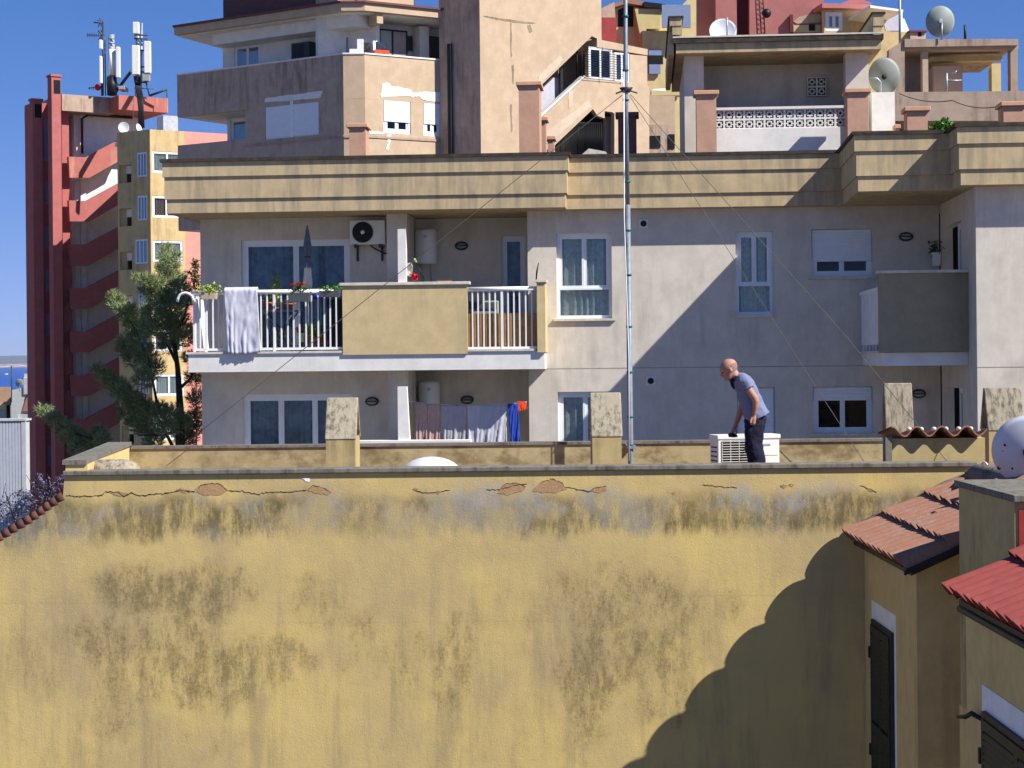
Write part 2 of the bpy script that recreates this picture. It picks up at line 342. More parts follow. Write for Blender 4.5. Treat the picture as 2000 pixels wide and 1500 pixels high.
def window(F, R, d, parent, fw=.06, cols=2, transom=None, shutter=0, cur='curtain', glass='glass', depth=.09, name='window', sill=True, wood='alu', curf=1.0, back=True):
    a0, a1, z0, z1 = R; D = d+depth
    mb = MB(F); t = .05
    zs = z1-(z1-z0)*shutter
    mb.box(a0, a0+fw, D, D+t, z0, z1).box(a1-fw, a1, D, D+t, z0, z1).box(a0+fw, a1-fw, D, D+t, z0, z0+fw).box(a0+fw, a1-fw, D, D+t, z1-fw, z1)
    zt = z0+(z1-z0)*transom if transom else z0+fw
    if transom: mb.box(a0+fw, a1-fw, D-.004, D+t, zt-fw*.6, zt)
    W = (a1-a0-2*fw)/cols; sf = fw*.75
    for i in range(cols):
        b0 = a0+fw+i*W; b1 = b0+W; e = .012 if i % 2 else 0
        mb.box(b0, b0+sf, D+.006+e, D+.04+e, zt, z1-fw).box(b1-sf, b1, D+.006+e, D+.04+e, zt, z1-fw)
        mb.box(b0+sf, b1-sf, D+.006+e, D+.04+e, zt, zt+sf).box(b0+sf, b1-sf, D+.006+e, D+.04+e, z1-fw-sf, z1-fw)
    wo = mb.build(name, wood, parent)
    MB(F).box(a0+fw*.5, a1-fw*.5, D+.022, D+.026, z0+fw*.5, z1-fw*.5).build('pane', glass, wo)
    if shutter: corr(F, a0+.02, a1-.02, zs, z1-.01, d+depth-.02, .05, .006, parent=wo)
    if cur: curtain(F, a0+fw*.3, a0+(a1-a0)*curf, z0+.02, z1-.02, D+.085, wo, cur)
    if sill: MB(F).box(a0-.06, a1+.06, d-.05, D-.001, z0-.045, z0-.002).build('sill', 'stone', parent)
    return wo

# ================= SETTING
MB().add([(-40000, -300, 0), (40000, -300, 0), (40000, 900, 0), (-40000, 900, 0)], [(0, 1, 2, 3)]).build('ground', plain('street_ground', '6f6a62', rough=.95, var=.2, vs=.3), kind='structure')
def watermat():
    t = NT('sea_water'); t.l(t.mix(t.ramp(t.noise(scale=.01, detail=5), .3, .7), hexc('123c86'), hexc('1c4f9c')), t.b.inputs['Base Color'])
    t.b.inputs['Roughness'].default_value = .35; t.b.inputs['Specular IOR Level'].default_value = .25
    t.bump(t.noise(sc=(.3, 1, 1), scale=.3, detail=5), .5, .3); return t.m
MB().add([(-50000, 900, -.3), (50000, 900, -.3), (50000, 50000, -.3), (-50000, 50000, -.3)], [(0, 1, 2, 3)]).build('sea', watermat(), kind='structure')
def hills():
    mb = MB(); R = []
    nx = 120
    for j, (Y, hh) in enumerate(((9500, -1), (9700, 14), (10500, 40), (11500, 84), (13000, 60))):
        r = []
        for i in range(nx+1):
            X = -9000+18000*i/nx
            h = hh*(.86+.28*noise.noise(Vector((X*.0011, j*.3, 0)))+.08*noise.noise(Vector((X*.006, j*.7, 3))))
            r.append(Vector((X, Y, max(-1, h) if j else -1)))
        R.append(r)
    mb.rings(R, closed=False, caps=False)
    t = NT('far_hillside'); x, y, z = t.xyz()
    c = t.mix(t.ramp(t.noise(scale=.004, detail=6), .4, .6), hexc('3a4650'), hexc('4c5560'))
    c = t.mix(t.math('MULTIPLY', t.ramp(z, 22, 8), t.ramp(t.noise(scale=.02, detail=5), .42, .55)), c, hexc('c9a99a'))
    t.l(c, t.b.inputs['Base Color']); t.b.inputs['Roughness'].default_value = 1
    mb.build('hills', t.m, kind='structure')
hills()

# ================= THE GREY APARTMENT BLOCK ACROSS THE STREET
A = Fr(0, 34, -.07)
zt = [A.px(1050, y, -.75)[1] for y in (298.6, 305, 334, 378, 405.5)]
ZTOP, ZSOF = zt[0], zt[4]
apt = thing('apartment_block', A.w(0, 3, 0), 'wide grey rendered apartment block with yellow stepped roof cornice and two floors of balconies', 'building')
sL = A.px(325, 360, -.75)[0]; s11 = A.px(1104, 360, -.75)[0]; s16 = A.px(1646, 330, -.35)[0]; s18 = A.px(1874, 300, -3.75)[0]; sR = 12.5
D1, D2, D3, D4 = -.75, -.3, -3.0, -3.85
def outline(o): return [(sL-o, D1-o), (s11+o, D1-o), (s11+o, D2-o), (s16-o, D2-o), (s16-o-.04, D3-o), (s18-o, D3-o), (s18-o, D4-o), (sR, D4-o), (sR, 9), (sL-o, 9)]
roof = MB(A).plan(outline(.10), zt[1], zt[0]).build('roof', 'lip', apt)
M['cornice'] and None
MB(A).plan(outline(.06), zt[2]+.0, zt[1]-.001).build('cornice', 'cornice', apt)
MB(A).plan(outline(.03), zt[3], zt[2]-.001).build('cornice', 'cornice', apt)
MB(A).plan(outline(.0), zt[4], zt[3]-.001).build('cornice', 'cornice', apt)
ZW = ZSOF-.002
# walls
W1 = A.rect(1087, 455, 1195, 622, 0); W2 = A.rect(1437, 452, 1510, 615, 0); W3 = A.rect(1585, 447, 1704, 540, 0)
W4 = A.rect(1090, 765, 1197, 930, 0); W5 = A.rect(1440, 757, 1514, 905, 0); W6 = A.rect(1588, 755, 1705, 846, 0)
sm = A.px(1031, 560, 0)[0]; sE = A.px(392, 560, .7)[0]; sr = A.px(1835, 560, 0)[0]
MB(A).wallh((sm, sr, 0, ZW), 0, .25, [W1, W2, W3, W4, W5, W6]).build('front_wall', 'grey', apt)
D7 = A.rect(472, 468, 684, 690, .7); D8 = A.rect(476, 770, 688, 985, .7); D9 = A.rect(980, 461, 1027, 690, 1.5); smid = A.px(796, 560, .4)[0]-.2
MB(A).wallh((smid+.001, sm+.3, 0, ZW), 1.5, 1.75, [D9]).build('balcony_wall', 'grey', apt)
MB(A).wallh((sE, smid, 0, ZW), .7, .95, [D7, D8]).build('balcony_wall', 'grey', apt)
MB(A).box(sE, sE+.25, .95, 8.5, 0, ZW).build('gable_wall', 'grey', apt)
MB(A).box(sm+.0, sm+.25, .25, 1.499, 0, ZW).build('return_wall', 'grey', apt)
MB(A).box(sE+.25, sR, 2.2, 8.4, 0, ZW).build('dark_core', 'dark', apt)  # solid block painted near-black so the windows look into darkness
# raised darker strip; the storey groove's shade is put into its colour
g0 = A.px(1250, 718, 0)[1]
MB(A).box(sm+.33, sr-.1, -.0025, .01, g0-.012, g0+.004).build('groove_shade_strip', plain('groove_shade', '9a948e'), apt)
w1 = window(A, W1, 0, apt, cols=2, transom=.36, curf=1); w2 = window(A, W2, 0, apt, cols=2, transom=.37); w3 = window(A, W3, 0, apt, cols=2, shutter=.68, cur=None)
w4 = window(A, W4, 0, apt, cols=2, transom=.36); w5 = window(A, W5, 0, apt, cols=2, shutter=.62, cur=None); w6 = window(A, W6, 0, apt, cols=2, shutter=.3, cur=None, curf=.3)
wd = window(A, D7, .7, apt, cols=2, cur='curtainb', sill=False, name='sliding_door', depth=.06, fw=.07, glass='glassr')
wd = window(A, D8, .7, apt, cols=3, cur='curtainb', sill=False, name='sliding_door', depth=.06, fw=.07, glass='glassr')
wd = window(A, D9, 1.5, apt, cols=1, cur='curtainb', sill=False, name='balcony_door', depth=.06, fw=.06, glass='glassr')
# partition between the two flats
sp0, sp1, _, _ = A.rect(756, 420, 796, 690, .1)
MB(A).box(sp0, sp1, .1, .699, 0, ZW).box(smid+.002, sp1, .96, 1.499, 0, ZW).build('partition', 'grey', apt)
# balcony slabs
zs1 = A.px(715, 688.5, -.6)[1]; zs0 = A.px(715, 724, -.6)[1]
bs0 = A.px(368, 705, -.6)[0]; bs1 = A.px(1064, 705, -.6)[0]
MB(A).plan([(bs0, -.6), (bs1, -.6), (bs1, -.001), (sm-.001, -.001), (sm-.001, 1.498), (smid+.01, 1.498), (smid+.01, .698), (bs0, .698)], zs0, zs1).build('balcony_slab', 'whitewall', apt)
MB(A).box(bs0-.04, A.px(668, 690, -.6)[0], -.63, -.3, zs1, zs1+.04).build('balcony_kerb', 'stone', apt)
MB(A).box(A.px(914, 690, -.6)[0], A.px(1048, 690, -.6)[0], -.63, -.3, zs1, zs1+.04).build('balcony_kerb', 'stone', apt)
pa0, pa1, pz0, pz1 = A.rect(669, 557, 913, 692, -.635)
MB(A).box(pa0, pa1, -.635, -.5, pz0, pz1).build('parapet_panel', 'panel', apt)
MB(A).box(pa0-.05, pa1+.05, -.67, -.46, pz1, pz1+.055).build('parapet_coping', 'stone', apt, bevel=.006)
pp = A.rect(1049, 551, 1065, 688, -.66)
MB(A).box(pp[0], pp[1], -.66, -.3, pp[2], pp[3]).box(pp[0], pp[1], -.3, .0, pp[2], pp[3]).build('parapet_pier', 'panel', apt)
MB(A).box(pp[0]-.03, pp[1]+.03, -.69, -.25, pp[3], pp[3]+.045).build('pier_coping', 'stone', apt)
fa = A.rect(777, 447, 793, 552, -.60)
MB(A).box(fa[0], fa[1], -.60, -.45, fa[2], fa[3]).build('divider_fin', 'whitewall', apt)
# lower balcony
lz1 = A.px(800, 862, -.7)[1]
MB(A).plan([(bs0, -.6), (bs1, -.6), (bs1, -.001), (sm-.001, -.001), (sm-.001, 1.498), (smid+.01, 1.498), (smid+.01, .698), (bs0, .698)], zs0-2.9, zs1-2.9).build('balcony_slab', 'whitewall', apt)
lp = A.rect(698, 866, 916, 1000, -.74)
MB(A).box(lp[0], lp[1], -.635, -.5, lp[2], lp[3]).build('parapet_panel', 'panel', apt)
MB(A).box(lp[0]-.05, lp[1]+.03, -.67, -.46, lp[3], lp[3]+.055).build('parapet_coping', 'whitewall', apt, bevel=.006)
fb = A.rect(777, 755, 797, 864, -.62)
MB(A).poly([(fb[0], fb[2]), (fb[1]+.03, fb[2]), (fb[1]-.02, fb[3]), (fb[0], fb[3])], -.62, -.5).build('divider_fin', 'whitewall', apt)
def railing(x0, x1, yt, yb, bars, thick, d, name='railing', ends=True):
    rt = MB(A); a0, a1, z0, z1 = A.rect(x0, yt, x1, yb, d)
    rt.tube([A.w(a0, d, z1-.04), A.w(a1, d, z1-.04)], .042, 10); rt.box(a0, a1, d-.015, d+.015, z0+.0, z0+.045)
    r = rt.build(name, 'white', apt)
    for x in bars:
        a = A.px(x, (yt+yb)/2, d)[0]; tk = .022 if x in thick else .0125
        MB(A).box(a-tk, a+tk, d-tk+.001, d+tk-.001, (z0+.0449 if x not in thick else z0-.06), z1-.06).build('baluster', 'white', r)
    return r, (a0, a1, z0, z1)
b1 = [380, 391, 402.5, 416, 427]+[438.5+12.2*i for i in range(5)]+[510, 522, 536, 549.6, 562, 573.5, 585, 597.6, 609, 621.5, 633.6, 645, 657]
rl, rr = railing(376, 668, 566, 684, b1, (380, 402.5, 536), -.575)
railing(914, 1048, 560, 682, [923, 934, 945, 956.5, 967.6, 980.6, 992.7, 1004, 1015, 1027, 1038.6], (980.6,), -.575)
# side return of the left railing with its white sheet panel
sd = MB(A); sd.tube([A.w(rr[0]+.02, -.53, rr[3]-.04), A.w(rr[0]+.02, .69, rr[3]-.04)], .04, 8); sd.box(rr[0], rr[0]+.04, -.55, .69, rr[2], rr[2]+.04)
sd = sd.build('side_railing', 'white', apt)
for i in range(1, 9): MB(A).box(rr[0]+.008, rr[0]+.032, -.52+.13*i, -.52+.13*i+.024, rr[2]+.04, rr[3]-.06).build('baluster', 'white', sd)
MB(A).box(rr[0]+.06, rr[0]+.08, -.55, .4, rr[2]+.05, rr[3]-.15).build('privacy_sheet', 'white', sd)
# ---- right-hand wing: block wall, side wall, balcony
rb = A.px(1907, 560, -3.55)[0]
MB(A).box(rb, sR, -3.55, -3.25, 0, ZW).build('wing_wall', 'grey', apt)
g1 = A.px(1950, 716, -3.55)[1]
MB(A).box(rb+.01, sR, -3.553, -3.54, g1-.014, g1).build('groove_shade_strip', plain('groove_shade2', '9a948e'), apt)  # same painted groove shade, on the wing wall
so_ = A.w(rb, -3.25, 0); S = Fr(so_.x, so_.y, -.07-pi/2)        # side wall facing left; s grows towards the camera
sdl = 3.25
dr1 = (sdl-3.25+.35, sdl-3.25+1.9, A.px(1870, 690, -1.5)[1], A.px(1870, 434, -2.0)[1])
dr2 = (dr1[0], dr1[1], dr1[2]-2.9, dr1[3]-2.9)
def sx(px_, d): return S.px(px_, 560, d)[0]
dA, dB = sx(1840, .001), sx(1878, .001)
dr1 = (dA, dB, zs1, S.px(1862, 436, 0)[1]); dr2 = (dA, dB, zs1-2.9, S.px(1862, 757, 0)[1])
MB(S).wallh((-3.25, -.0, 0, ZW), 0, .2, [dr1, dr2]).build('side_wall', 'grey', apt)
window(S, (dA+(dB-dA)*.5, dB, dr1[2], dr1[3]), 0, apt, cols=2, sill=False, name='balcony_door', cur='curtainb', depth=.12)
window(S, (dA+(dB-dA)*.5, dB, dr2[2], dr2[3]), 0, apt, cols=2, sill=False, name='balcony_door', cur='curtainb', depth=.12)
q = A.rect(1717, 533, 1893, 687, -2.84)
MB(A).box(q[0], rb-.003, -2.84, -2.7, q[2], q[3]).build('parapet_panel', 'olivepanel', apt)
MB(A).box(q[0]-.03, rb-.003, -2.9, -2.62, q[3], q[3]+.045).build('parapet_coping', 'stone', apt)
qs = A.rect(1723, 688, 1893, 714, -2.75)
MB(A).box(qs[0], rb-.003, -2.75, -.002, qs[2], qs[3]).build('balcony_slab', 'whitewall', apt)
MB(A).box(qs[0]-.05, qs[0]+.2, -2.68, -.01, qs[3], qs[3]+.03).build('balcony_kerb', 'stone', apt)
MB(A).box(q[0]+.03, q[0]+.055, -2.6, -.06, qs[3]+.14, q[3]-.28).build('sheet_balustrade', 'alu', apt)
mb = MB(A); mb.box(q[0]+.0, q[0]+.08, -2.65, -.02, q[3]-.28, q[3]-.22)
for i in range(6): mb.box(q[0]+.02, q[0]+.05, -2.6+.45*i, -2.56+.45*i, qs[3]+.03, q[3]-.28)
mb.build('handrail', 'white', apt)
MB(A).box(qs[0], rb-.003, -2.75, -.002, qs[2]-2.9, qs[3]-2.9).build('balcony_slab', 'whitewall', apt)

# ---- roof tower of the block
T0 = 2.0
ta = {x: A.px(x, 200, T0)[0] for x in (1316, 1337, 1375, 1400, 1652, 1697, 1722)}
ty = {y: A.px(1500, y, T0)[1] for y in (68, 78, 100, 208, 213, 250)}
tw = MB(A)
tw.box(ta[1337], ta[1375], T0, T0+.4, ZTOP, ty[100]).box(ta[1337], ta[1337]+.2, T0+.4, T0+4.4, ZTOP, ty[100]-.001)
tw.build('tower_wall', 'grey', apt)
MB(A).box(ta[1652], ta[1697], T0, T0+.4, ZTOP, ty[100]-.001).box(ta[1697]-.2, ta[1697], T0+.4, T0+4.4, ZTOP, ty[100]-.001).build('tower_wall', 'grey', apt)
MB(A).box(ta[1375]-.1, ta[1652]+.1, T0+1.3, T0+1.5, ZTOP, ty[100]-.002).build('tower_back_wall', 'grey', apt)
MB(A).box(ta[1375], ta[1652], T0+.05, T0+.2, ZTOP, ty[250]).build('tower_front_wall', 'whitewall', apt)
MB(A).box(ta[1375], ta[1652], T0+.02, T0+.23, ty[213], ty[208]).build('screen_coping', 'whitewall', apt)
def breeze(a0, z0, nx, nz, u, d, h=None, name='breeze_block_screen'):
    mb = MB(A); h = h or u; t = .1*u; D = d+.1
    for i in range(nx):
        for j in range(nz):
            x, z = a0+i*u, z0+j*h
            mb.box(x, x+t, d, D, z, z+h).box(x+u-t, x+u, d, D, z, z+h).box(x+t, x+u-t, d, D, z, z+t).box(x+t, x+u-t, d, D, z+h-t, z+h)
            c, e = .3*u, .12*u; cx, cz = x+u/2, z+h/2; r = .26*u
            mb.box(cx-r, cx+r, d+.002, D, cz-r, cz-r+e).box(cx-r, cx+r, d+.002, D, cz+r-e, cz+r).box(cx-r, cx-r+e, d+.002, D, cz-r+e, cz+r-e).box(cx+r-e, cx+r, d+.002, D, cz-r+e, cz+r-e)
            k = .05*u
            mb.box(cx-k, cx+k, d+.003, D, cz+r, z+h-t).box(cx-k, cx+k, d+.003, D, z+t, cz-r).box(x+t, cx-r, d+.003, D, cz-k, cz+k).box(cx+r, x+u-t, d+.003, D, cz-k, cz+k)
    return mb.build(name, 'whitewall', apt)
nU = 14; uu = (ta[1652]-ta[1375])/nU
breeze(ta[1375], ty[250], nU, 2, uu, T0+.07, (ty[213]-ty[250])/2)
MB(A).box(ta[1375], ta[1652], T0+.5, T0+.52, ty[250]-.2, ty[213]).build('dark_shade_sheet', 'dark', apt)  # added dark sheet; the shade behind the screen is put into its colour
vb = A.rect(1576, 152, 1613, 189, T0+1.3)
MB(A).box(vb[0], vb[1], T0+1.292, T0+1.298, vb[2], vb[3]).build('vent_shade_sheet', 'dark', apt)  # flat dark sheet; the shade inside the vent is coloured in
breeze(vb[0], vb[2], 2, 2, (vb[1]-vb[0])/2, T0+1.19, (vb[3]-vb[2])/2, name='vent_block')
ro = A.rect(1312, 68, 1721, 100, T0-.35)
MB(A).box(ro[0]+.08, ro[1], T0-.35, T0+4.8, ro[2]+.0, ro[3]-.13).build('tower_roof', 'cornice', apt)
MB(A).box(ro[0]+.02, ro[1]+.04, T0-.41, T0+4.8, ro[3]-.13, ro[3]-.03).build('tower_roof_lip', 'lip', apt)
MB(A).box(ro[0]+.02, ro[1]+.04, T0-.42, T0+4.8, ro[3]-.03, ro[3]).build('tower_roof_flashing', 'stone', apt)
for nm, x0, x1, yt, o in (('l', 1308, 1332, 32, -1), ('r', 1705, 1726, 24, 1)):
    h0, h1, hz0, hz1 = A.rect(x0, yt, x1, 68, T0-.40)
    b0, b1_ = (h0, h1)
    mb = MB(A).box(b0 if o < 0 else b0, b1_, T0-.43, T0+4.4, hz0+.17, hz1-.03)
    mb.build('side_parapet', 'cornice', apt)
    MB(A).box(b0+(.05 if o < 0 else 0), b1_-(.05 if o > 0 else 0), T0-.415, T0+4.4, hz0-.0, hz0+.169).build('side_parapet', 'cornice', apt)
    MB(A).box(b0-.03, b1_+.03, T0-.46, T0+4.4, hz1-.03, hz1+.0).build('parapet_lip', 'lip', apt)
h0 = A.px(1306, 60, T0-.4)[0]
MB(A).box(h0, h0+.1, T0-.3, T0+4.4, ro[2]-.02, hz0+.16).build('side_fascia', 'cornice', apt)
# ---- chimneys of the block
def chimney(x0, x1, y, d, dep=.45, mat='peach', cap='peachl', base=None, over=5, capd=.06):
    a0, a1, _, z1 = A.rect(x0, y+9, x1, y+40, d)
    c = MB(A).box(a0, a1, d, d+dep, base if base else ZTOP, z1).build('chimney', mat, roof)
    o = over/FPX*36
    MB(A).box(a0-o, a1+o, d-o, d+dep+o, z1, z1+.08).build('chimney_cap', cap, c, bevel=.01)
chimney(682, 714, 240, 3.4)
chimney(1013, 1053, 158, 3.2, dep=.8)
chimney(1056, 1066, 227, 5.2, dep=.4); chimney(1070, 1082, 264, 6.2, dep=.4, over=4)
M['duskbrown'] = plaster('brown_render_and_shade', '6a4a48', dirt='4a3434', amt=.3)
chimney(1207, 1243, 218, 2.6, mat='duskbrown', cap='duskbrown')  # chimney standing in shade; the shade is put into its dark colour
chimney(1360, 1399, 176, 1.2); chimney(1655, 1696, 172, 1.2)
chimney(1772, 1812, 208, .8); chimney(1960, 2002, 198, .2, dep=.5); chimney(1750, 1756, 242, 3, over=3, dep=.25)
mb = MB(A)
cw = A.rect(1703, 180, 1748, 262, 3.4); mb.box(cw[0], cw[1], 3.4, 4.4, ZTOP, cw[3]); mb.build('roof_shaft', 'whitewall', roof)
# white covered pipe hump on the roof edge
mb = MB(A); mb.ppoly([(1136, 302), (1150, 290), (1183, 296), (1187, 302)], 1.5, 2.3); mb.build('roof_hatch', 'stone', roof)

# ================= THINGS ON THE BLOCK
def ac_wall(rect, d, label):
    a0, a1, z0, z1 = A.rect(*rect, d-.32)
    t = thing('air_conditioner', A.w((a0+a1)/2, d-.15, z0), label, 'air conditioner')
    MB(A).box(a0, a1, d-.32, d-.04, z0, z1).build('casing', 'acw', t, bevel=.012)
    cx, cz = a0+(a1-a0)*.37, (z0+z1)/2; R = (z1-z0)*.43
    ring = lambda r, dd: [A.w(cx+r*cos(2*pi*k/28), dd, cz+r*sin(2*pi*k/28)) for k in range(28)]
    MB(A).rings([ring(R, d-.322), ring(R, d-.33), ring(R*.97, d-.33)], smooth=False).build('fan_recess', 'black', t)
    g = MB(A)
    for r in [R*f for f in (.2, .35, .5, .65, .8, .93, 1.0)]: g.tube([A.w(cx+r*cos(2*pi*k/24), d-.342, cz+r*sin(2*pi*k/24)) for k in range(25)], .004, 5, caps=False)
    for k in range(8): g.tube([A.w(cx, d-.345, cz), A.w(cx+R*cos(k*pi/4), d-.345, cz+R*sin(k*pi/4))], .003, 4)
    g.build('fan_grille', 'darkgrey', t)
    MB(A).rings([ring(R*.2, d-.34), ring(R*.2, d-.352)]).build('fan_hub', 'acw', t)
    MB(A).box(a0+.08, a0+.12, d-.34, d, z0-.06, z0-.002).box(a1-.12, a1-.08, d-.34, d, z0-.06, z0-.002).box(a0+.08, a0+.12, d-.03, d, z0-.3, z0-.06).box(a1-.12, a1-.08, d-.03, d, z0-.3, z0-.06).build('bracket', 'darkgrey', t)
    MB(A).tube([A.w(a0+.35, d-.1, z0-.002), A.w(a0+.45, d-.1, z0-.08), A.w(a1-.05, d-.06, z0-.16), A.w(a1+.0, d-.03, z0-.17)], .014).build('pipe', 'black', t)
ac_wall((683, 430, 752, 477), .7, 'outdoor air conditioner with round fan hung high on the wall above the folded parasol')
def heater(rect, d, label):
    a0, a1, z0, z1 = A.rect(*rect, d-.35); r = (a1-a0)/2; c = A.w((a0+a1)/2, d-r-.05, 0)
    t = thing('water_heater', (c.x, c.y, z0), label, 'water heater')
    def rg(rr, z): return [Vector((c.x+rr*cos(2*pi*k/28), c.y+rr*sin(2*pi*k/28), z)) for k in range(28)]
    MB().rings([rg(r*.85, z0-.02), rg(r*.97, z0), rg(r, z0+.03), rg(r, z1-.03), rg(r*.95, z1), rg(r*.7, z1+.03)]).build('tank', 'acw', t)
    MB().tube([(c.x-.08, c.y, z0-.02), (c.x-.08, c.y, z0-.22), (c.x-.05, c.y+.1, z0-.4)], .012).tube([(c.x+.08, c.y, z0-.02), (c.x+.09, c.y, z0-.25), (c.x+.12, c.y+.12, z0-.5)], .012).build('pipe', 'galv', t)
    MB().tube([(c.x, c.y-r-.002, z1-.12), (c.x, c.y-r-.012, z1-.12)], .03, 14).build('badge', 'galv', t)
heater((809, 450, 852, 513), 1.5, 'white water heater hanging on the upper balcony wall above the cleaning things')
heater((817, 748, 858, 812), 1.5, 'white water heater on the lower balcony wall behind the laundry line')
def bulkhead(x, y, d, label, F=A):
    a, z = F.px(x, y, d-.05); t = thing('wall_lamp', F.w(a, d, z-.08), label, 'lamp')
    def el(rx, rz, dd): return [F.w(a+rx*cos(2*pi*k/20), dd, z+rz*sin(2*pi*k/20)) for k in range(20)]
    MB(F).rings([el(.13, .085, d), el(.13, .085, d-.03), el(.11, .065, d-.05)]).build('base', 'darkgrey', t)
    MB(F).rings([el(.10, .055, d-.045), el(.09, .045, d-.075), el(.05, .02, d-.09)]).build('lens', 'dishg', t)
    MB(F).box(a-.12, a+.12, d-.1, d-.09, z-.012, z+.012).build('guard', 'darkgrey', t)
bulkhead(901, 480, 1.5, 'oval bulkhead lamp on the upper balcony wall right of the water heater')
bulkhead(726, 784, .7, 'oval bulkhead lamp on the lower wall just right of the lichened chimney')
bulkhead(912, 781, 1.5, 'oval bulkhead lamp on the lower wall above the grey laundry')
bulkhead(1770, 462, 0, 'oval bulkhead lamp on the shaded wall above the olive balcony')
bulkhead(1795, 769, 0, 'oval bulkhead lamp low on the shaded wall right of the lichened flue slab')
def vent(x, y, label):
    a, z = A.px(x, y, 0); t = thing('wall_vent', A.w(a, 0, z-.08), label, 'vent')
    MB(A).box(a-.08, a+.08, -.03, -.001, z-.08, z+.08).build('plate', 'acw', t, bevel=.005)
    MB(A).tube([A.w(a, -.032, z), A.w(a, -.04, z)], .058, 18).build('duct_mouth', 'black', t)
vent(1257, 437, 'small square wall vent high up beside the tall steel mast')
vent(1271, 744, 'small square wall vent low on the shaded wall beside the mast')

# towel over the railing
def cloth(F, x0, x1, yt, yb, d, mat, label, cat, name, drape=True, wl=.25, amp=.02, group=None, skew=0, hem=.02, parent=None):
    wl *= 1 if drape else 1.45
    mb = MB(F); nx, nz = 36, 26; a0, a1, z0, z1 = F.rect(x0, yt, x1, yb, d); R = []
    for j in range(nz+1):
        f = j/nz; r = []
        for i in range(nx+1):
            g = i/nx; a = a0+(a1-a0)*g+skew*f; z = z1+(z0-z1)*f-hem*sin(g*pi*1.3)*f
            ph_ = 2.2*noise.noise(Vector((a*2.3, z*.8, x0*.37))); k = amp*(.25+.75*f)*(sin(2*pi*a/wl+2*f+ph_*2)*(.6+.5*noise.noise(Vector((a*3, x0, 5))))+.4*sin(2*pi*a/(wl*.43)+f*3+ph_*3))+.014*noise.noise(Vector((a*9, z*6, 2)))
            r.append(F.w(a, d-abs(k)-.004-.01*noise.noise(Vector((a*4, z*4, 1))), z))
        R.append(r)
    if drape:
        top = [[F.w(a0+(a1-a0)*i/nx, d+.02+.05*(1-cos(t*pi))/2*2, z1+.035*sin(t*pi)-(.5 if t > 1.0 else 0)) for i in range(nx+1)] for t in (1.4, 1.0, .5)]
        R = top+R
    mb.rings(R, closed=False, caps=False)
    o = mb.build(name, mat, parent, label, cat, group, recalc=False); s = o.modifiers.new('s', 'SOLIDIFY'); s.thickness = .008; return o
M['towel'] = plain('lavender_towel', 'c3c3cf', rough=.95, var=.08, vs=40, bump=.5)
cloth(A, 438, 503, 565, 690, -.655, 'towel', 'pale lavender bath towel draped over the white balcony railing', 'towel', 'towel', wl=.35, amp=.03, skew=.06)
# folded parasol
a_, z_ = A.px(600, 440, 0.0)
t = thing('parasol', A.w(a_, 0.0, zs1), 'folded grey and cream parasol standing on the upper balcony', 'parasol')
MB(A).tube([A.w(a_, 0, zs1+.05), A.w(a_, 0, z_)], .018).build('pole', 'galv', t)
def fold(zs, mat, nm, sh=0):
    R = []
    for y, r in zs:
        z = A.px(600, y, 0)[1]
        R.append([A.w(a_+r*(.72+.28*cos(6*2*pi*k/48+sh))*cos(2*pi*k/48), r*(.72+.28*cos(6*2*pi*k/48+sh))*sin(2*pi*k/48), z) for k in range(48)])
    return MB(A).rings(R).build(nm, mat, t)
M['umb'] = plain('parasol_grey', '6d7080', rough=.9, var=.1); M['umbc'] = plain('parasol_cream', 'ddd6c4', rough=.9, var=.06)
fold([(440, .012), (450, .03), (465, .055), (480, .078), (490, .074), (498, .05), (503, .038), (509, .06), (516, .095), (523, .12)], 'umb', 'canopy')
R_ = []
for y, r_ in [(514, .05), (525, .085), (540, .10), (552, .115), (562, .10)]:
    z = A.px(600, y, 0)[1]; R_.append([A.w(a_+r_*(.62+.38*cos(4*2*pi*k/48+1+y*.004))*cos(2*pi*k/48), r_*(.62+.38*cos(4*2*pi*k/48+1))*sin(2*pi*k/48), z) for k in range(48)])
MB(A).rings(R_).build('canopy_hem', 'umbc', t)
MB(A).tube([A.w(a_+.055*cos(k*pi/8), .055*sin(k*pi/8), A.px(600, 502, 0)[1]) for k in range(17)], .01, 6).build('strap', 'darkgrey', t)
MB(A).tube([A.w(a_, 0, zs1+.0), A.w(a_, 0, zs1+.06), A.w(a_, 0, zs1+.1)], [.2, .19, .05], 20).build('base', 'darkgrey', t)

def leaves(mb, c, r, n, size, up=0, F=None, seed=1, flat=.5):
    rnd = random.Random(seed); c = Vector(c)
    for _ in range(n):
        u = Vector((rnd.gauss(0, 1), rnd.gauss(0, 1), rnd.gauss(0, 1))).normalized()*(rnd.random()**.45)
        p = c+Vector((u.x*r[0], u.y*r[1], u.z*r[2])); d = Vector((rnd.gauss(0, 1), rnd.gauss(0, 1), rnd.gauss(0, 1)+up)).normalized(); e = d.orthogonal().normalized(); e.rotate(Matrix.Rotation(rnd.random()*6.28, 3, d))
        s = size*rnd.uniform(.6, 1.3); mb.add([p, p+d*s*.5+e*s*flat*.5, p+d*s, p+d*s*.5-e*s*flat*.5], [(0, 1, 2, 3)])
def foliagemat(name, cs, rough=.7):
    t = NT(name); oi = t.noise(scale=9, detail=3); c = t.mix(t.ramp(oi, .35, .65), hexc(cs[0]), hexc(cs[1]))
    c = t.mix(t.ramp(t.noise(scale=45, detail=1), .5, .7), c, hexc(cs[2]))
    t.l(c, t.b.inputs['Base Color']); t.b.inputs['Roughness'].default_value = rough; t.b.inputs['Specular IOR Level'].default_value = .2; return t.m
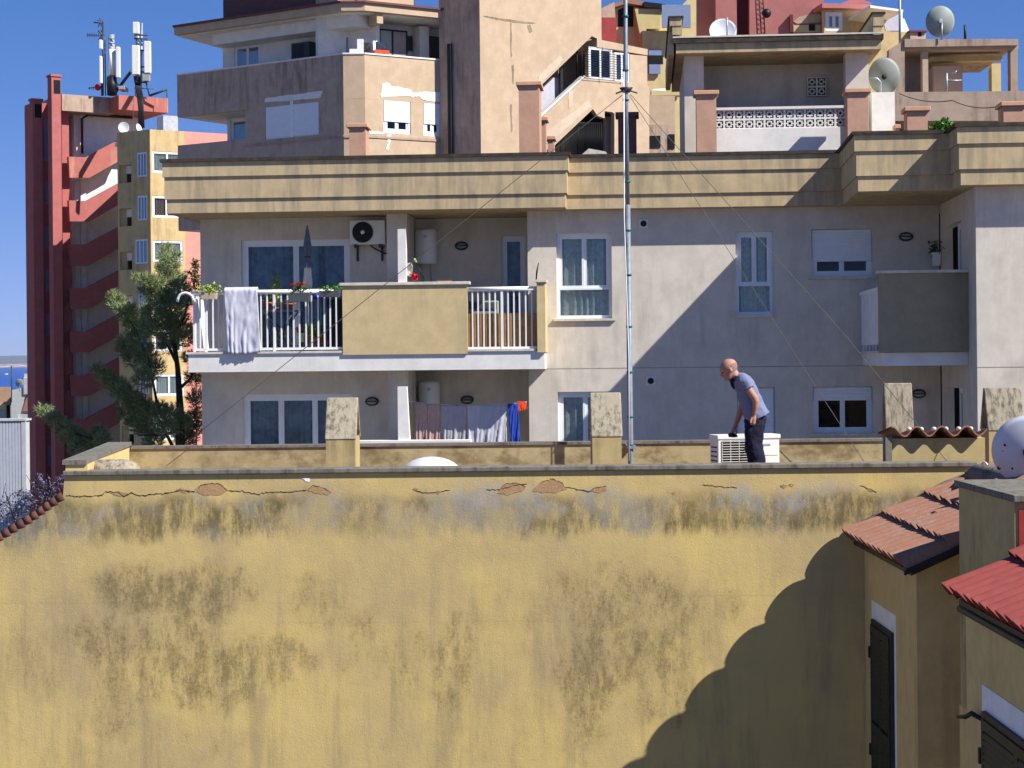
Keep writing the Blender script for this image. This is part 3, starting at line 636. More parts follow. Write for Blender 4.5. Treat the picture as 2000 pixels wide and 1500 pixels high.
M['lyel'] = foliagemat('yellow_green_leaves', ('8a9a2c', '5f7a22', 'b4b83e')); M['lgrn'] = foliagemat('fresh_green_leaves', ('3c6a22', '5b8a30', '7fa84a')); M['ldk'] = foliagemat('dark_leaves', ('2a3c1c', '3f5528', '526b34'))
M['geran'] = plain('red_petals', 'c8232c', rough=.7, var=.2)
def planter(x0, x1, y0, y1, d, label, pot, leaf, n=90, size=.06, hgt=.1, red=0, potname='window_box', rx=None, seed=3, lz=None):
    a0, a1, z0, z1 = A.rect(x0, y0, x1, y1, d)
    t = thing('potted_plant', A.w((a0+a1)/2, d+.07, z0), label, 'plant')
    mb = MB(A)
    if potname == 'window_box':
        mb.poly([(a0+.02, z0), (a1-.02, z0), (a1, z1), (a0, z1)], d, d+.16)
    else:
        c = A.w((a0+a1)/2, d+.08, 0); r = (a1-a0)/2
        rg = lambda rr, z: [Vector((c.x+rr*cos(2*pi*k/18), c.y+rr*sin(2*pi*k/18), z)) for k in range(18)]
        mb.rings([rg(r*.72, z0), rg(r*.95, z1-.03), rg(r*1.06, z1-.03), rg(r*1.06, z1), rg(r*.8, z1), rg(r*.8, z1-.02)])
    mb.build(potname, pot, t)
    lb = MB(); c = A.w((a0+a1)/2, d+.06, z1+(lz if lz is not None else hgt*.45)); leaves(lb, c, ((a1-a0)*(rx or .55), .1, hgt), n, size, up=.5, seed=seed); 
    if n < 200: 
        for k in range(6): 
            b = A.w(a0+(a1-a0)*(k+.5)/6, d+.08, z1-.02); lb.tube([b, b+Vector((random.uniform(-.05, .05), 0, hgt))], .004, 4)
    lb.build('leaves', leaf, t, recalc=False)
    if red:
        fb = MB(); rnd = random.Random(seed)
        for k in range(red):
            c2 = c+Vector((rnd.uniform(-.6, .6)*(a1-a0)*.55, -.05, hgt*rnd.uniform(.35, .95))); leaves(fb, c2, (.035, .03, .03), 26, .03, seed=seed+k, flat=1)
        fb.build('flowers', 'geran', t, recalc=False)
M['potgrey'] = plain('grey_plastic', '4a4e54', rough=.6); M['potcream'] = plain('cream_plastic', 'b8a58c', rough=.7); M['potwhite'] = plain('white_pot', 'bccbc8', rough=.6)
planter(392, 422, 572, 584, -.80, 'small trailing yellow-green plant in a cream box at the left end of the railing', 'potcream', 'lyel', 160, .06, .12, rx=.85, seed=5)
planter(563, 604, 572, 589, -.80, 'red geranium in a grey window box hooked on the balcony railing', 'potgrey', 'ldk', 130, .06, .13, red=4, seed=6)
planter(623, 663, 568, 580, -.80, 'low green plants filling a dark window box beside the yellow parapet', 'potgrey', 'lgrn', 150, .055, .09, seed=8, rx=.65)
planter(516, 530, 590, 604, -.25, 'small plant in a terracotta pot on the folding table', 'terra', 'ldk', 90, .06, .12, potname='pot', seed=9, rx=.9)
planter(553, 575, 592, 603, -.2, 'low dark bowl of plants on the right of the folding table', 'terra', 'ldk', 60, .05, .07, potname='pot', seed=10)
planter(576, 596, 650, 668, -.3, 'red flowering plant in a pale pot on the balcony floor', 'potwhite', 'ldk', 60, .05, .08, red=3, potname='pot', seed=12)
planter(602, 618, 656, 674, -.35, 'spiky plant in a round terracotta pot on the balcony floor', 'terra', 'lyel', 60, .14, .12, potname='pot', seed=13)
planter(620, 632, 656, 674, -.25, 'small terracotta pot with reddish plant by the parasol foot', 'terra', 'ldk', 40, .06, .1, potname='pot', seed=15)
planter(531, 543, 600, 612, -.15, 'tall climbing plant rising behind the railing left of the geranium', 'terra', 'lyel', 120, .07, .3, potname='pot', seed=14, rx=.8, lz=.35)
# folding table
tz = A.px(545, 606, -.2)[1]; c = A.px(546, 606, -.2)[0]
t = thing('folding_table', A.w(c, .0, zs1), 'dark folding table with crossed legs on the upper balcony', 'table')
MB(A).box(c-.38, c+.36, -.3, .15, tz-.03, tz).build('tabletop', 'darkgrey', t)
for s_ in (-.28, .12):
    for q_ in (-1, 1): MB(A).tube([A.w(c-.28*q_, s_, zs1), A.w(c+.28*q_, s_+.02*q_, tz-.03)], .013).build('leg', 'darkgrey', t)
M['bucket'] = plain('blue_plastic', '1c2f8a', rough=.5)
bz = A.px(617, 572, -.3); MB(A).tube([A.w(bz[0], -.3, bz[1]-.12), A.w(bz[0], -.3, bz[1])], [.075, .09], 18).build('bucket', 'bucket', None, 'blue bucket behind the railing between the two window boxes', 'bucket')
mb = MB(A); x0, x1, _, _ = A.rect(640, 590, 668, 690, .5); mb.box(x0, x1, .45, .69, zs1, A.px(650, 585, .5)[1]); mb.build('cabinet', 'black', None, 'black cabinet in the shaded balcony corner beside the yellow parapet', 'cabinet', bevel=.01)
# cleaning things by the fin
a, z = A.px(797, 532, -.45)
mb = MB(A); mb.ppoly([(793, 515), (803, 513), (805, 520), (803, 541), (794, 538)], -.5, -.42); mb.build('cloth', 'stone', None, 'pale grey rag hanging on the balcony divider fin', 'cloth', bevel=.01)
mb = MB(); leaves(mb, A.w(*[A.px(809, 540, -.5)[0], -.5, A.px(809, 540, -.5)[1]]), (.07, .05, .05), 60, .05, seed=4, flat=1.2); mb.build('cleaning_brush', 'geran', None, 'bright red scrubbing mop head beside the balcony divider', 'brush', recalc=False)
tb = thing('mop', A.w(A.px(830, 548, -.5)[0], -.5, A.px(830, 548, -.5)[1]), 'thin black and green mop leaning above the yellow parapet', 'mop')
mb = MB(A); pa = A.px(829, 547, -.55); pb = A.px(813, 513, -.55); mb.tube([A.w(pa[0], -.55, pa[1]), A.w(pb[0], -.55, pb[1])], .009); mb.build('handle', 'black', tb)
pb2 = A.px(809, 505, -.55); MB(A).tube([A.w(pb[0], -.55, pb[1]), A.w(pb2[0], -.55, pb2[1])], .02).build('grip', plain('lime_plastic', '9fcf7a'), tb)
mb = MB(A); pa = A.px(852, 547.5, -.7); pb = A.px(880, 547, -.7); mb.box(pa[0], pb[0], -.64, -.50, pz1+.056, pz1+.075); mb.build('plank', plain('wood', '9a6a42'), None, 'short brown plank lying on the yellow parapet coping', 'plank')
pa = A.px(1047, 549, -.5); pb = A.px(1052, 513, -.5); mb = MB(A).tube([A.w(pa[0], -.5, pa[1]), A.w((pa[0]+pb[0])/2-.01, -.5, (pa[1]+pb[1])/2), A.w(pb[0], -.5, pb[1])], [.012, .016, .008]); mb.build('broom', 'black', None, 'thin black stick standing against the narrow yellow pier', 'stick')
wm = A.rect(916, 588, 975, 612, .3); t = thing('washing_machine', A.w((wm[0]+wm[1])/2, .4, zs1), 'grey washing machine top showing behind the right balcony railing', 'washing machine')
MB(A).box(wm[0], wm[1], .1, .65, zs1+.02, wm[3]).build('casing', 'dishg', t, bevel=.02); MB(A).box(wm[0]+.03, wm[1]-.03, .08, .099, wm[3]-.15, wm[3]-.03).build('control_panel', 'potgrey', t)
cb = A.rect(914, 612, 1048, 682, -.45); mb = MB(A); mb.box(cb[0], cb[1], -.47, -.455, cb[2], cb[3]); mb.build('reed_screen', plain('tan_screen', '9a7448', rough=.9, var=.15, vs=9), None, 'tan screen sheet fixed behind the right white railing', 'screen')
# wall plant with white box on side wall
a, z = A.px(1828, 508, -.2)
t = thing('wall_planter', A.w(a, -.2, z-.1), 'dark leafy plant in a white pot hung on the shaded corner wall', 'plant')
MB(A).poly([(a-.05, z-.1), (a+.07, z-.1), (a+.08, z+.14), (a-.07, z+.14)], -.25, -.1).build('pot', 'acw', t); lb = MB(); leaves(lb, A.w(a, -.18, z+.22), (.12, .1, .13), 60, .09, seed=3); lb.build('leaves', 'ldk', t, recalc=False)
# laundry line on the lower balcony
la, lz_ = A.px(797, 783, -.1); lb_, lzb = A.px(1028, 785, -.1)
def lz(x): 
    y = 783+(2*(x-797)/231)+24*4*((x-797)/231)*(1-(x-797)/231)*.32
    return y
ln = MB(A); ln.tube([A.w(A.px(x, lz(x), -.07)[0], -.07, A.px(x, lz(x), -.07)[1]) for x in range(797, 1030, 8)], .004, 5); ln.build('clothes_line', 'white', None, 'thin washing line strung across the lower balcony', 'clothes line')
M['cpink'] = plain('dusty_pink_cloth', 'a98f8a', rough=.95, var=.06, vs=20); M['cgrey'] = plain('grey_cloth', '9b9aa2', rough=.95, var=.06, vs=20); M['cblue'] = plain('royal_blue_cloth', '22439c', rough=.9, var=.1); M['corange'] = plain('orange_red_cloth', 'd8492a', rough=.9, var=.1); M['clav'] = plain('pale_grey_sheet', 'b3b3bd', rough=.95, var=.05)
cloth(A, 812, 834, lz(823), 866, -.07, 'cpink', 'dusty pink cloth pegged first on the left of the laundry line', 'laundry', 'laundry_cloth', drape=False, wl=.12, amp=.03)
cloth(A, 835, 859, lz(846), 864, -.06, 'cpink', 'second dusty pink cloth, hanging just below the water heater', 'laundry', 'laundry_cloth', drape=False, wl=.14, amp=.03)
cloth(A, 862, 912, lz(885), 880, -.07, 'cgrey', 'darker grey sheet hanging in the middle of the laundry line', 'laundry', 'laundry_cloth', drape=False, wl=.16, amp=.045)
cloth(A, 915, 990, lz(950), 882, -.08, 'clav', 'wide pale grey sheet in deep folds left of the blue garment', 'laundry', 'laundry_cloth', drape=False, wl=.18, amp=.05)
cloth(A, 992, 1012, 788, 884, -.10, 'cblue', 'royal blue garment near the right end of the laundry line', 'laundry', 'laundry_cloth', drape=False, wl=.12, amp=.03, skew=.05)
cloth(A, 1010, 1029, 784, 801, -.06, 'corange', 'small orange-red cloth at the right end of the laundry line', 'laundry', 'laundry_cloth', drape=False, wl=.12, amp=.01)
# rocking arm thing on the left of railing (bent white bracket)
mb = MB(A); pts = []
for k in range(9):
    an = pi*k/8; p = A.px(360+14*cos(pi-an)*1.1+2, 590-18*sin(an)**.8, -.6); pts.append(A.w(p[0], -.6, p[1]))
t = thing('folding_awning_arm', pts[0], 'bent white bracket with a red and black rod at the left end of the railing', 'bracket')
mb.tube(pts, .025); mb.build('arm', 'white', t); pa = A.px(340, 591, -.6); pb = A.px(378, 594, -.6); MB(A).tube([A.w(pa[0], -.6, pa[1]), A.w(pb[0], -.6, pb[1])], .012).build('rod', 'black', t)

# ================= THE YELLOW HOUSE IN FRONT (party wall, flat roof)
YH = Fr(0, 20, 0)
yh = thing('yellow_house', (0, 20.2, 0), 'near yellow house with a huge weathered blank wall and low roof parapets', 'building')
ztc = YH.px(1000, 911, 0)[1]; zbc = YH.px(1000, 920.5, 0)[1]
xr = 6.2
MB(YH).poly([YH.px(126, 926, 0)[0:1]+(zbc,), YH.px(123, 968, 0), YH.px(60, 1013, 0), YH.px(-10, 1056, 0), YH.px(-160, 1150, 0), (YH.px(-160, 1150, 0)[0], 0), (xr, 0), (xr, zbc)], 0, .24).build('party_or_blocker_wall', 'ywall', yh)
xl = YH.px(127, 920, 0)[0]
MB(YH).box(xl-.02, YH.px(1908, 908, 0)[0], -.035, .27, zbc, ztc).build('parapet_coping', 'coping', yh, bevel=.01)
DZ = CZ-1.66
MB(YH).plan([(xl+.02, .24), (xr, .24), (xr, 4.5), (xl-.45, 4.5)], DZ-.2, DZ).build('roof_deck', 'deck', yh)
# side and rear parapets
zr = P(1000, 864, 24.5).z; zsd = CZ-1.045
MB(YH).plan([(xl+.0, .02), (xl+.24, .02), (xl-.23, 4.5), (xl-.49, 4.5)], DZ, zsd-.05).build('side_parapet', 'yshade', yh)
MB(YH).plan([(xl-.03, .0), (xl+.235, .0), (xl-.21, 4.52), (xl-.52, 4.52)], zsd-.05, zsd).build('side_coping', 'coping', yh)
RP = Fr(0, 24.5, .012)
x1r = RP.px(1727, 880, 0)[0]
MB(RP).box(xl-.22, 6.5, 0, .2, DZ, zr-.035).build('rear_parapet', 'yrear', yh)
MB(RP).box(xl-.2, 6.5, -.02, .22, zr-.035, zr).build('rear_coping', 'coping', yh)
MB(RP).box(xl-.3, 6.5, .0, .2, 0, DZ-.001).build('rear_wall', 'yshade', yh)
# gable slope verge with tiles
rk = [YH.px(x, y, -.02) for x, y in ((122, 966), (60, 1010), (-10, 1052), (-160, 1145))]
vt = MB(YH)
for i in range(3):
    (a, b), (c_, d_) = rk[i], rk[i+1]; n = 5
    for k in range(n):
        p = Vector((a+(c_-a)*k/n, 0, b+(d_-b)*k/n)); q_ = Vector((a+(c_-a)*(k+1.08)/n, 0, b+(d_-b)*(k+1.08)/n))
        vt.tube([(p.x, 20.03, p.z-.02), (q_.x, 20.03, q_.z-.005)], [.055, .048], 10)
vt.build('verge_tiles', plain('verge_clay', '5e3c34', rough=.9, var=.3), yh)
# cracks, bare patches
def ribbon(pts, w, nm, mat, jit=4, seed=1, d=-.004):
    if mat == 'hairline': d = -.0008
    rnd = random.Random(seed); L = []
    for i in range(len(pts)-1):
        (x0, y0), (x1, y1) = pts[i], pts[i+1]; n = max(2, int(abs(x1-x0)/3.5))
        for k in range(n): L.append((x0+(x1-x0)*k/n+rnd.uniform(-1, 1), y0+(y1-y0)*k/n+rnd.uniform(-jit, jit)*rnd.random()))
    L.append(pts[-1]); up = []; dn = []
    for i, (x, y) in enumerate(L):
        t = w*(rnd.uniform(.15, 1.0) if mat == 'crack' else max(0, rnd.uniform(-1.1, 1.1)))*(1 if 0 < i < len(L)-1 else .05); up.append(YH.px(x, y-t, d)); dn.append(YH.px(x, y+t*.4, d))
    mb = MB(YH); n = len(L)
    vs = [YH.w(a, d, z) for a, z in up]+[YH.w(a, d, z) for a, z in dn]+[YH.w(a, .002, z) for a, z in up]+[YH.w(a, .002, z) for a, z in dn]
    fs = []
    for i in range(n-1): fs += [(i, i+1, n+i+1, n+i), (i, 2*n+i, 2*n+i+1, i+1), (n+i, n+i+1, 3*n+i+1, 3*n+i)]
    mb.add(vs, fs); return mb.build(nm, mat, yh)
ribbon([(128, 967), (150, 970), (200, 967), (206, 960), (232, 962), (243, 970), (258, 963), (268, 969), (300, 966), (335, 962), (352, 958), (380, 960), (386, 952)], 1.6, 'crack', 'crack', 2.2, 2)
ribbon([(444, 958), (470, 959), (500, 965), (530, 961), (560, 962), (600, 957)], 1.3, 'crack', 'crack', 2.5, 3)
ribbon([(950, 957), (985, 955), (1000, 949), (1030, 945)], 1.2, 'crack', 'crack', 2.5, 4)
ribbon([(1105, 950), (1120, 954), (1150, 960), (1160, 954), (1185, 949)], 1.1, 'crack', 'crack', 2.5, 5)
ribbon([(1370, 947), (1400, 950), (1440, 953)], .8, 'crack', 'crack', 2, 6)
ribbon([(810, 957), (825, 962), (845, 963), (880, 957)], .9, 'crack', 'crack', 2, 7)
ribbon([(1680, 948), (1695, 954), (1705, 958), (1712, 962)], .8, 'crack', 'crack', 2, 8)
ribbon([(0, 1180), (90, 1178), (200, 1178), (300, 1176), (420, 1172), (470, 1172), (500, 1176), (560, 1178), (640, 1178)], .35, 'crack', 'hairline', 2.2, 9)
ribbon([(530, 1216), (650, 1217), (780, 1215), (950, 1214), (1100, 1212), (1250, 1209)], .35, 'crack', 'hairline', 1.6, 10)
ribbon([(1300, 1165), (1380, 1164), (1460, 1163), (1540, 1163)], .3, 'crack', 'hairline', 1.3, 11)
ribbon([(90, 1042), (150, 1042), (230, 1040), (330, 1037)], .35, 'crack', 'hairline', 2.5, 12)
def patch(pts, seed, mat='scar', d=-.003):
    rnd = random.Random(seed); q = []
    for i in range(len(pts)):
        (x0, y0), (x1, y1) = pts[i], pts[(i+1) % len(pts)]
        for k in range(5): q.append((x0+(x1-x0)*k/5+rnd.uniform(-1, 1), y0+(y1-y0)*k/5+rnd.uniform(-1.3, 1.3)))
    return MB(YH).ppoly(q, d, .003).build('bare_patch', mat, yh)
patch([(383, 960), (390, 949), (410, 945), (430, 947), (445, 957), (432, 966), (400, 968)], 1)
patch([(602, 958), (610, 949), (630, 953), (646, 962), (640, 966), (618, 963)], 2)
patch([(972, 963), (985, 947), (1008, 944), (1026, 952), (1020, 960), (990, 966)], 3)
patch([(1040, 960), (1056, 943), (1080, 937), (1098, 944), (1106, 956), (1085, 963), (1060, 962)], 4)
patch([(1148, 958), (1165, 951), (1184, 950), (1184, 957), (1166, 963)], 5)
patch([(214, 962), (228, 958), (250, 964), (236, 971)], 6); patch([(345, 957), (352, 953), (372, 958), (360, 964)], 7)
ribbon([(385, 957), (392, 948), (412, 944), (430, 946), (444, 958)], 1.1, 'crack', 'crack', 1.5, 31)
ribbon([(972, 961), (985, 946), (1008, 943), (1027, 951)], 1.0, 'crack', 'crack', 1.5, 32)
ribbon([(1040, 958), (1056, 942), (1080, 936), (1098, 943), (1107, 956)], 1.1, 'crack', 'crack', 1.5, 33)
ribbon([(600, 957), (610, 948), (630, 952), (647, 962)], 1.0, 'crack', 'crack', 1.5, 34)
patch([(590, 934), (605, 934), (606, 941), (596, 939)], 8, 'patch')
for k, (x, y, s_) in enumerate([(811, 956, 6), (855, 962, 7), (1530, 950, 7), (1545, 948, 6), (1700, 957, 6), (1316, 963, 5)]): patch([(x-s_, y), (x, y-s_*.6), (x+s_, y-1), (x+2, y+s_*.5)], 20+k)
# lichened flues (box with two leaning slabs)
def flue(x0, x1, yt, ym, Y, dep, lean=.16, base=None, name='chimney', mat='lichen', half=False):
    p0 = P(x0, ym, Y); p1 = P(x1, ym, Y); zt_ = P((x0+x1)/2, yt, Y+lean).z; zm = p0.z
    c = MB().box(p0.x+.012, p1.x-.012, Y+.012, Y+dep-.012, base or DZ, zm).build(name, 'yplain', yh)
    th = .045; g = Fr(0, 0, 0)
    for (ya, yb) in ((Y, Y+dep*.5-.03), (Y+dep, Y+dep*.5+.03)):
        mb = MB(); s_ = 1 if ya < yb else -1
        vs = [(x, y, z) for x in (p0.x, p1.x) for (y, z) in ((ya, zm-.02), (ya+s_*th, zm-.02), (yb+s_*th*.6, zt_), (yb, zt_))]
        mb.add(vs, [(0, 1, 2, 3), (7, 6, 5, 4), (0, 4, 5, 1), (1, 5, 6, 2), (2, 6, 7, 3), (3, 7, 4, 0)]); mb.build('leaning_slab', mat, c, bevel=.012)
flue(634, 696, 777, 855, 21.2, .62)
flue(1155, 1216, 767, 850, 21.3, .6)
flue(1731, 1786, 748, 846, 22.2, .3)
flue(1930, 2003, 757, 838, 21.9, .4, base=CZ-2.4)
# mortared ridge hump on the left of the roof
mb = MB(); c0 = P(165, 917, 20.75); c1 = P(262, 917, 20.75)
mb.loft([((c0.x, 20.75, c0.z-.06), .16, .2), ((c0.x+.3, 20.75, c0.z-.05), .165, .2), ((c1.x-.1, 20.75, c0.z-.05), .165, .2), ((c1.x+.0, 20.75, c0.z-.06), .13, .16), ((c1.x+.06, 20.75, c0.z-.09), .06, .08)], 18)
mb.box(c0.x, c1.x, 20.65, 20.85, DZ, c0.z-.05); mb.build('mortar_hump', 'lichen', yh)
# skylight dome
c0 = P(842, 912, 21.4)
t = thing('skylight_dome', (c0.x, 21.4, DZ), 'pale translucent dome peeking over the front parapet left of the middle', 'skylight')
R = []
for j in range(9):
    a = pi/2*j/8*.97; R.append([Vector((c0.x+.36*cos(a)*cos(2*pi*k/32), 21.4+.36*cos(a)*sin(2*pi*k/32), c0.z-.1+.22*sin(a))) for k in range(32)])
MB().rings(R).build('dome', 'dish', t); MB().box(c0.x-.36, c0.x+.36, 21.04, 21.76, DZ, c0.z-.1).build('kerb', 'stone', t)

# hut with wavy roof tiles on the roof
hut = thing('rooftop_shed', (4.7, 21.5, DZ), 'low yellow rooftop shed under a row of curved clay tiles', 'shed')
hx0 = P(1741, 880, 20.5).x; hx1 = P(1924, 880, 20.5).x; hz = P(1830, 855, 20.5).z
MB().box(hx0, hx1, 20.5, 20.98, DZ-.8, hz-.005).build('wall', 'yplain', hut)
def wave_roof(x0, x1, y0, y1, z0, z1, pitch, amp, name, mat, parent, th=.016, phase=0.0):
    mb = MB(); n = int((x1-x0)/pitch*16); t_, b_ = [], []
    for (y, z) in ((y0, z0), (y1, z1)):
        pr = [(x0+(x1-x0)*i/n, z+amp*sin(2*pi*(x0+(x1-x0)*i/n-x0)/pitch+phase)) for i in range(n+1)]
        t_.append([Vector((x, y, q+th)) for x, q in pr]); b_.append([Vector((x, y, q)) for x, q in pr])
    mb.rings(t_, closed=False, caps=False); mb.rings(b_, closed=False, caps=False)
    mb.rings([t_[0], b_[0]], closed=False, caps=False, smooth=False); mb.rings([t_[1], b_[1]], closed=False, caps=False, smooth=False)
    return mb.build(name, mat, parent)
wp0 = P(1741, 845, 20.4).x; wp1 = P(1928, 845, 20.4).x; zc = P(1830, 843.5, 20.4).z
wave_roof(wp0, wp1, 20.4, 21.15, zc, zc-.10, (wp1-wp0)/3.85, .052, 'tile_roof', 'tile', hut, th=.017, phase=1.35)
for k in range(3):
    xx = wp0+(wp1-wp0)/3.85*(k+.02+ .0)+.0
    for s_ in (-.11, .105):
        c = Vector((wp0+(wp1-wp0)/3.85*(k+1.03)+s_*.62, 20.49, zc+.028)); mbm = MB(); mbm.ball(c, (.03, .05, .026), 8, 6); mbm.build('mortar', 'stone', hut)
# dark grey strip; the shed's shaded left side is put into its colour
MB().box(hx0-.075, hx0-.003, 20.45, 20.56, DZ, P(1735, 853, 20.45).z).build('side_shade_strip', 'coping', hut)

# ================= ROW HOUSES ON THE RIGHT
def tile_roof(x0, y0, y1, z0, slope, length, pitch, mat, parent, courses=None, name='tile_roof', clen=.45):
    """eave along Y at x0, rising towards +X; barrels side by side along Y"""
    n = int(round((y1-y0)/pitch)); pitch = (y1-y0)/n; m = 12; nc = int(length/clen)+1; mb = MB()
    L = sqrt(1+slope*slope); nx, nz_ = -slope/L, 1/L
    for c in range(nc):
        s0 = c*clen-(.03 if c else 0); s1 = min(length, (c+1)*clen)
        if s1 <= s0: break
        off = [[], []]
        for e, (s_, lift) in enumerate(((s0, .042), (s1, .004))):
            for i in range(n*m+1):
                y = y0+(y1-y0)*i/(n*m); ph = (i % m)/m; h = .115*sqrt(max(0, 1-(2*ph-1)**2))
                jit = .008*noise.noise(Vector((i//m*3.1, c*2.7, 0)))
                x = x0+s_/L+nx*(h+lift)+(.0 if e else jit*2-.35*h); z = z0+s_*slope/L+nz_*(h+lift+jit); off[e].append(Vector((x, y, z)))
        low = [Vector((p.x-nx*.014, p.y, p.z-nz_*.014)) for p in off[0]]
        mb.rings([off[0], off[1]], closed=False, caps=False)
        mb.rings([low, off[0]], closed=False, caps=False, smooth=False)
        mb.rings([low, [Vector((p.x-nx*.014, p.y, p.z-nz_*.014)) for p in off[1]]], closed=False, caps=False)
    o = mb.build(name, mat, parent, recalc=False)
    return o
def slab(x0, x1, y0, y1, z0, slope, th, nm, mat, parent):
    z1 = z0+(x1-x0)*slope
    vs = [(x, y, z) for y in (y0, y1) for (x, z) in ((x0, z0), (x1, z1), (x1, z1-th), (x0, z0-th))]
    return MB().add(vs, [(3, 2, 1, 0), (4, 5, 6, 7), (0, 1, 5, 4), (1, 2, 6, 5), (2, 3, 7, 6), (3, 0, 4, 7)]).build(nm, mat, parent)
def shutters(parent, x, y0, y1, z0, z1, leaf_open=0):
    """two louvred leaves in a left-facing wall at x (s grows towards the camera)"""
    F = Fr(x, y1, -pi/2); W = y1-y0
    g = MB(F).box(-.10, W+.085, -.004, .02, z0-.02, z1+.19).build('white_surround', 'winsur', parent)
    o = MB(F).box(0, W, -.02, -.0045, z0, z1).box(0, .045, -.035, -.021, z0, z1).box(W-.045, W, -.035, -.021, z0, z1).box(.045, W-.045, -.035, -.021, z1-.05, z1).build('shutter_frame', 'shutterdk', parent)
    for i in range(2):
        a0 = .047+(W-.094)/2*i; a1 = a0+(W-.094)/2-.004
        lf = MB(F).box(a0, a0+.05, -.052, -.036, z0, z1-.052).box(a1-.05, a1, -.052, -.036, z0, z1-.052)
        for b_, t_ in ((z0, z0+.08), (z1-.13, z1-.052), ((z0+z1)/2-.04, (z0+z1)/2+.04)): lf.box(a0+.05, a1-.05, -.052, -.036, b_, t_)
        lf = lf.build('shutter_leaf', 'shutterdk', o); sl_ = MB(F); z = z0+.09
        while z < z1-.15:
            if abs(z-(z0+z1)/2) > .06:
                sl_.add([F.w(a, d, q) for a in (a0+.05, a1-.05) for (d, q) in ((-.058, z), (-.052, z-.008), (-.036, z+.034), (-.042, z+.042))], [(0, 1, 2, 3), (7, 6, 5, 4), (0, 4, 5, 1), (1, 5, 6, 2), (2, 6, 7, 3), (3, 7, 4, 0)])
            z += .05
        sl_.build('louvre_slats', 'shutterdk', lf)
    for zz in (z1-.35, z0+(z1-z0)*.38):
        MB(F).box(-.03, .02, -.06, -.03, zz-.06, zz+.06).build('hinge', 'black', o)
rh = thing('row_house', (4.4, 18.7, 0), 'yellow row house with faded clay tile roof butting against the big blank wall', 'building')
ex = 3.635; ez = CZ-2.05
MB().box(3.80, 7.6, 17.42, 19.995, 0, ez+.06).build('wall', 'yshade', rh)
MB().add([(3.80, 17.42, ez+.06), (7.6, 17.42, ez+.06), (7.6, 17.42, ez+1.6), (3.80, 19.99, ez+.06), (7.6, 19.99, ez+.06), (7.6, 19.99, ez+1.6)], [(0, 1, 2), (5, 4, 3), (0, 3, 4, 1), (1, 4, 5, 2), (0, 2, 5, 3)]).build('gable', 'yshade', rh)
slab(ex+.05, 7.6, 17.10, 19.99, ez+.045, .45, .04, 'roof_deck', 'shutterdk', rh)
tile_roof(ex, 17.06, 19.99, ez+.05, .45, 4.2, .245, 'tile', rh, clen=.5)
# dark rake board
vs = []
MB().add([(x, y, z) for y in (17.0, 17.055) for (x, z) in ((ex-.03, ez+.06), (7.6, ez+.06+4*.45), (7.6, ez+.02+4*.45), (ex-.03, ez+.02))], [(3, 2, 1, 0), (4, 5, 6, 7), (0, 1, 5, 4), (1, 2, 6, 5), (2, 3, 7, 6), (3, 0, 4, 7)]).build('rake_board', plain('rake_dark', '2e2426', rough=.8), rh)
shutters(rh, 3.799, P(1741, 1400, 18.45).y, 19.49, CZ-5.0, CZ-2.78)
# pier / party stack with slab cap
st = thing('party_stack', (5, 16.4, 0), 'tall yellow stack with a wide grey concrete cap slab and red front', 'chimney')
sxx = 4.07
MB().box(sxx, 6.5, 14.97, 16.84, CZ-3.2, CZ-1.20).build('shaft', 'yplain', st)
MB().plan([(sxx-.04, 16.86), (6.6, 16.86), (6.6, 14.92), (sxx-.02, 14.92)], CZ-1.20, CZ-1.14).build('cap_slab', 'coping', st, bevel=.008)
MB().box(sxx+.03, 6.5, 14.955, 14.969, CZ-3.2, CZ-1.26).build('red_facing', 'brickred', st)
rh2 = thing('row_house', (4.4, 14, 0), 'nearer yellow row house under a bright red painted tile roof at the bottom right', 'building')
ex2 = 3.54; ez2 = CZ-2.0
MB().box(3.66, 7.6, 11.2, 14.95, 0, ez2+.0).build('wall', 'yshade', rh2)
MB().box(4.07, 7.6, 14.951, 16.9, 0, CZ-3.201).build('back_wing', 'yshade', rh2)
slab(ex2+.06, 7.6, 11.2, 14.93, ez2+.02, .47, .07, 'roof_deck', 'shutterdk', rh2)
tile_roof(ex2, 11.2, 14.92, ez2+.03, .47, 4.2, .235, 'tilered', rh2, clen=.62)
MB().tube([(3.6, 11.2, ez2-.05), (3.6, 14.9, ez2-.05)], .03).build('eave_bar', 'shutterdk', rh2)
shutters(rh2, 3.659, 12.3, 14.34, CZ-5.05, CZ-2.77)
t = thing('shutter_hook', (3.65, 14.5, CZ-2.9), 'small black iron shutter catch sticking out of the wall beside the lower right window', 'hook')
MB().tube([(3.66, 14.45, CZ-2.86), (3.60, 14.55, CZ-2.83), (3.57, 14.62, CZ-2.87), (3.53, 14.72, CZ-2.89)], [.018, .022, .02, .012], 8).build('arm', 'black', t)
# thick grey lagged pipe / ridge roll and its white tie
p0 = P(1896, 921, 19.2); 
t = thing('lagged_pipe', (p0.x, 19.2, p0.z-.1), 'thick grey mortar-covered pipe with a white tie crossing behind the cap slab', 'pipe')
pts = [P(1893, 930, 19.7), P(1912, 926, 19.3), P(1945, 933, 18.9), P(1985, 943, 18.5), P(2040, 956, 18.0)]
MB().tube(pts, [.06, .11, .12, .115, .11], 18).build('lagging', 'coping', t)
c = P(1920, 927, 19.2); R_ = .128
MB().tube([Vector((c.x+.02*sin(a)+R_*.5*cos(a)*.3, c.y-R_*cos(a), c.z+R_*sin(a))) for a in [i*pi/10-.9 for i in range(16)]], .009, 6).build('tie', 'white', t)
t2 = MB(); t2.tube([(3.62+.36*i, 19.97, ez+.13+.45*.36*i*.995) for i in range(5)], [.05, .07, .06, .08, .06], 8); t2.build('cement_fillet', 'coping', rh)

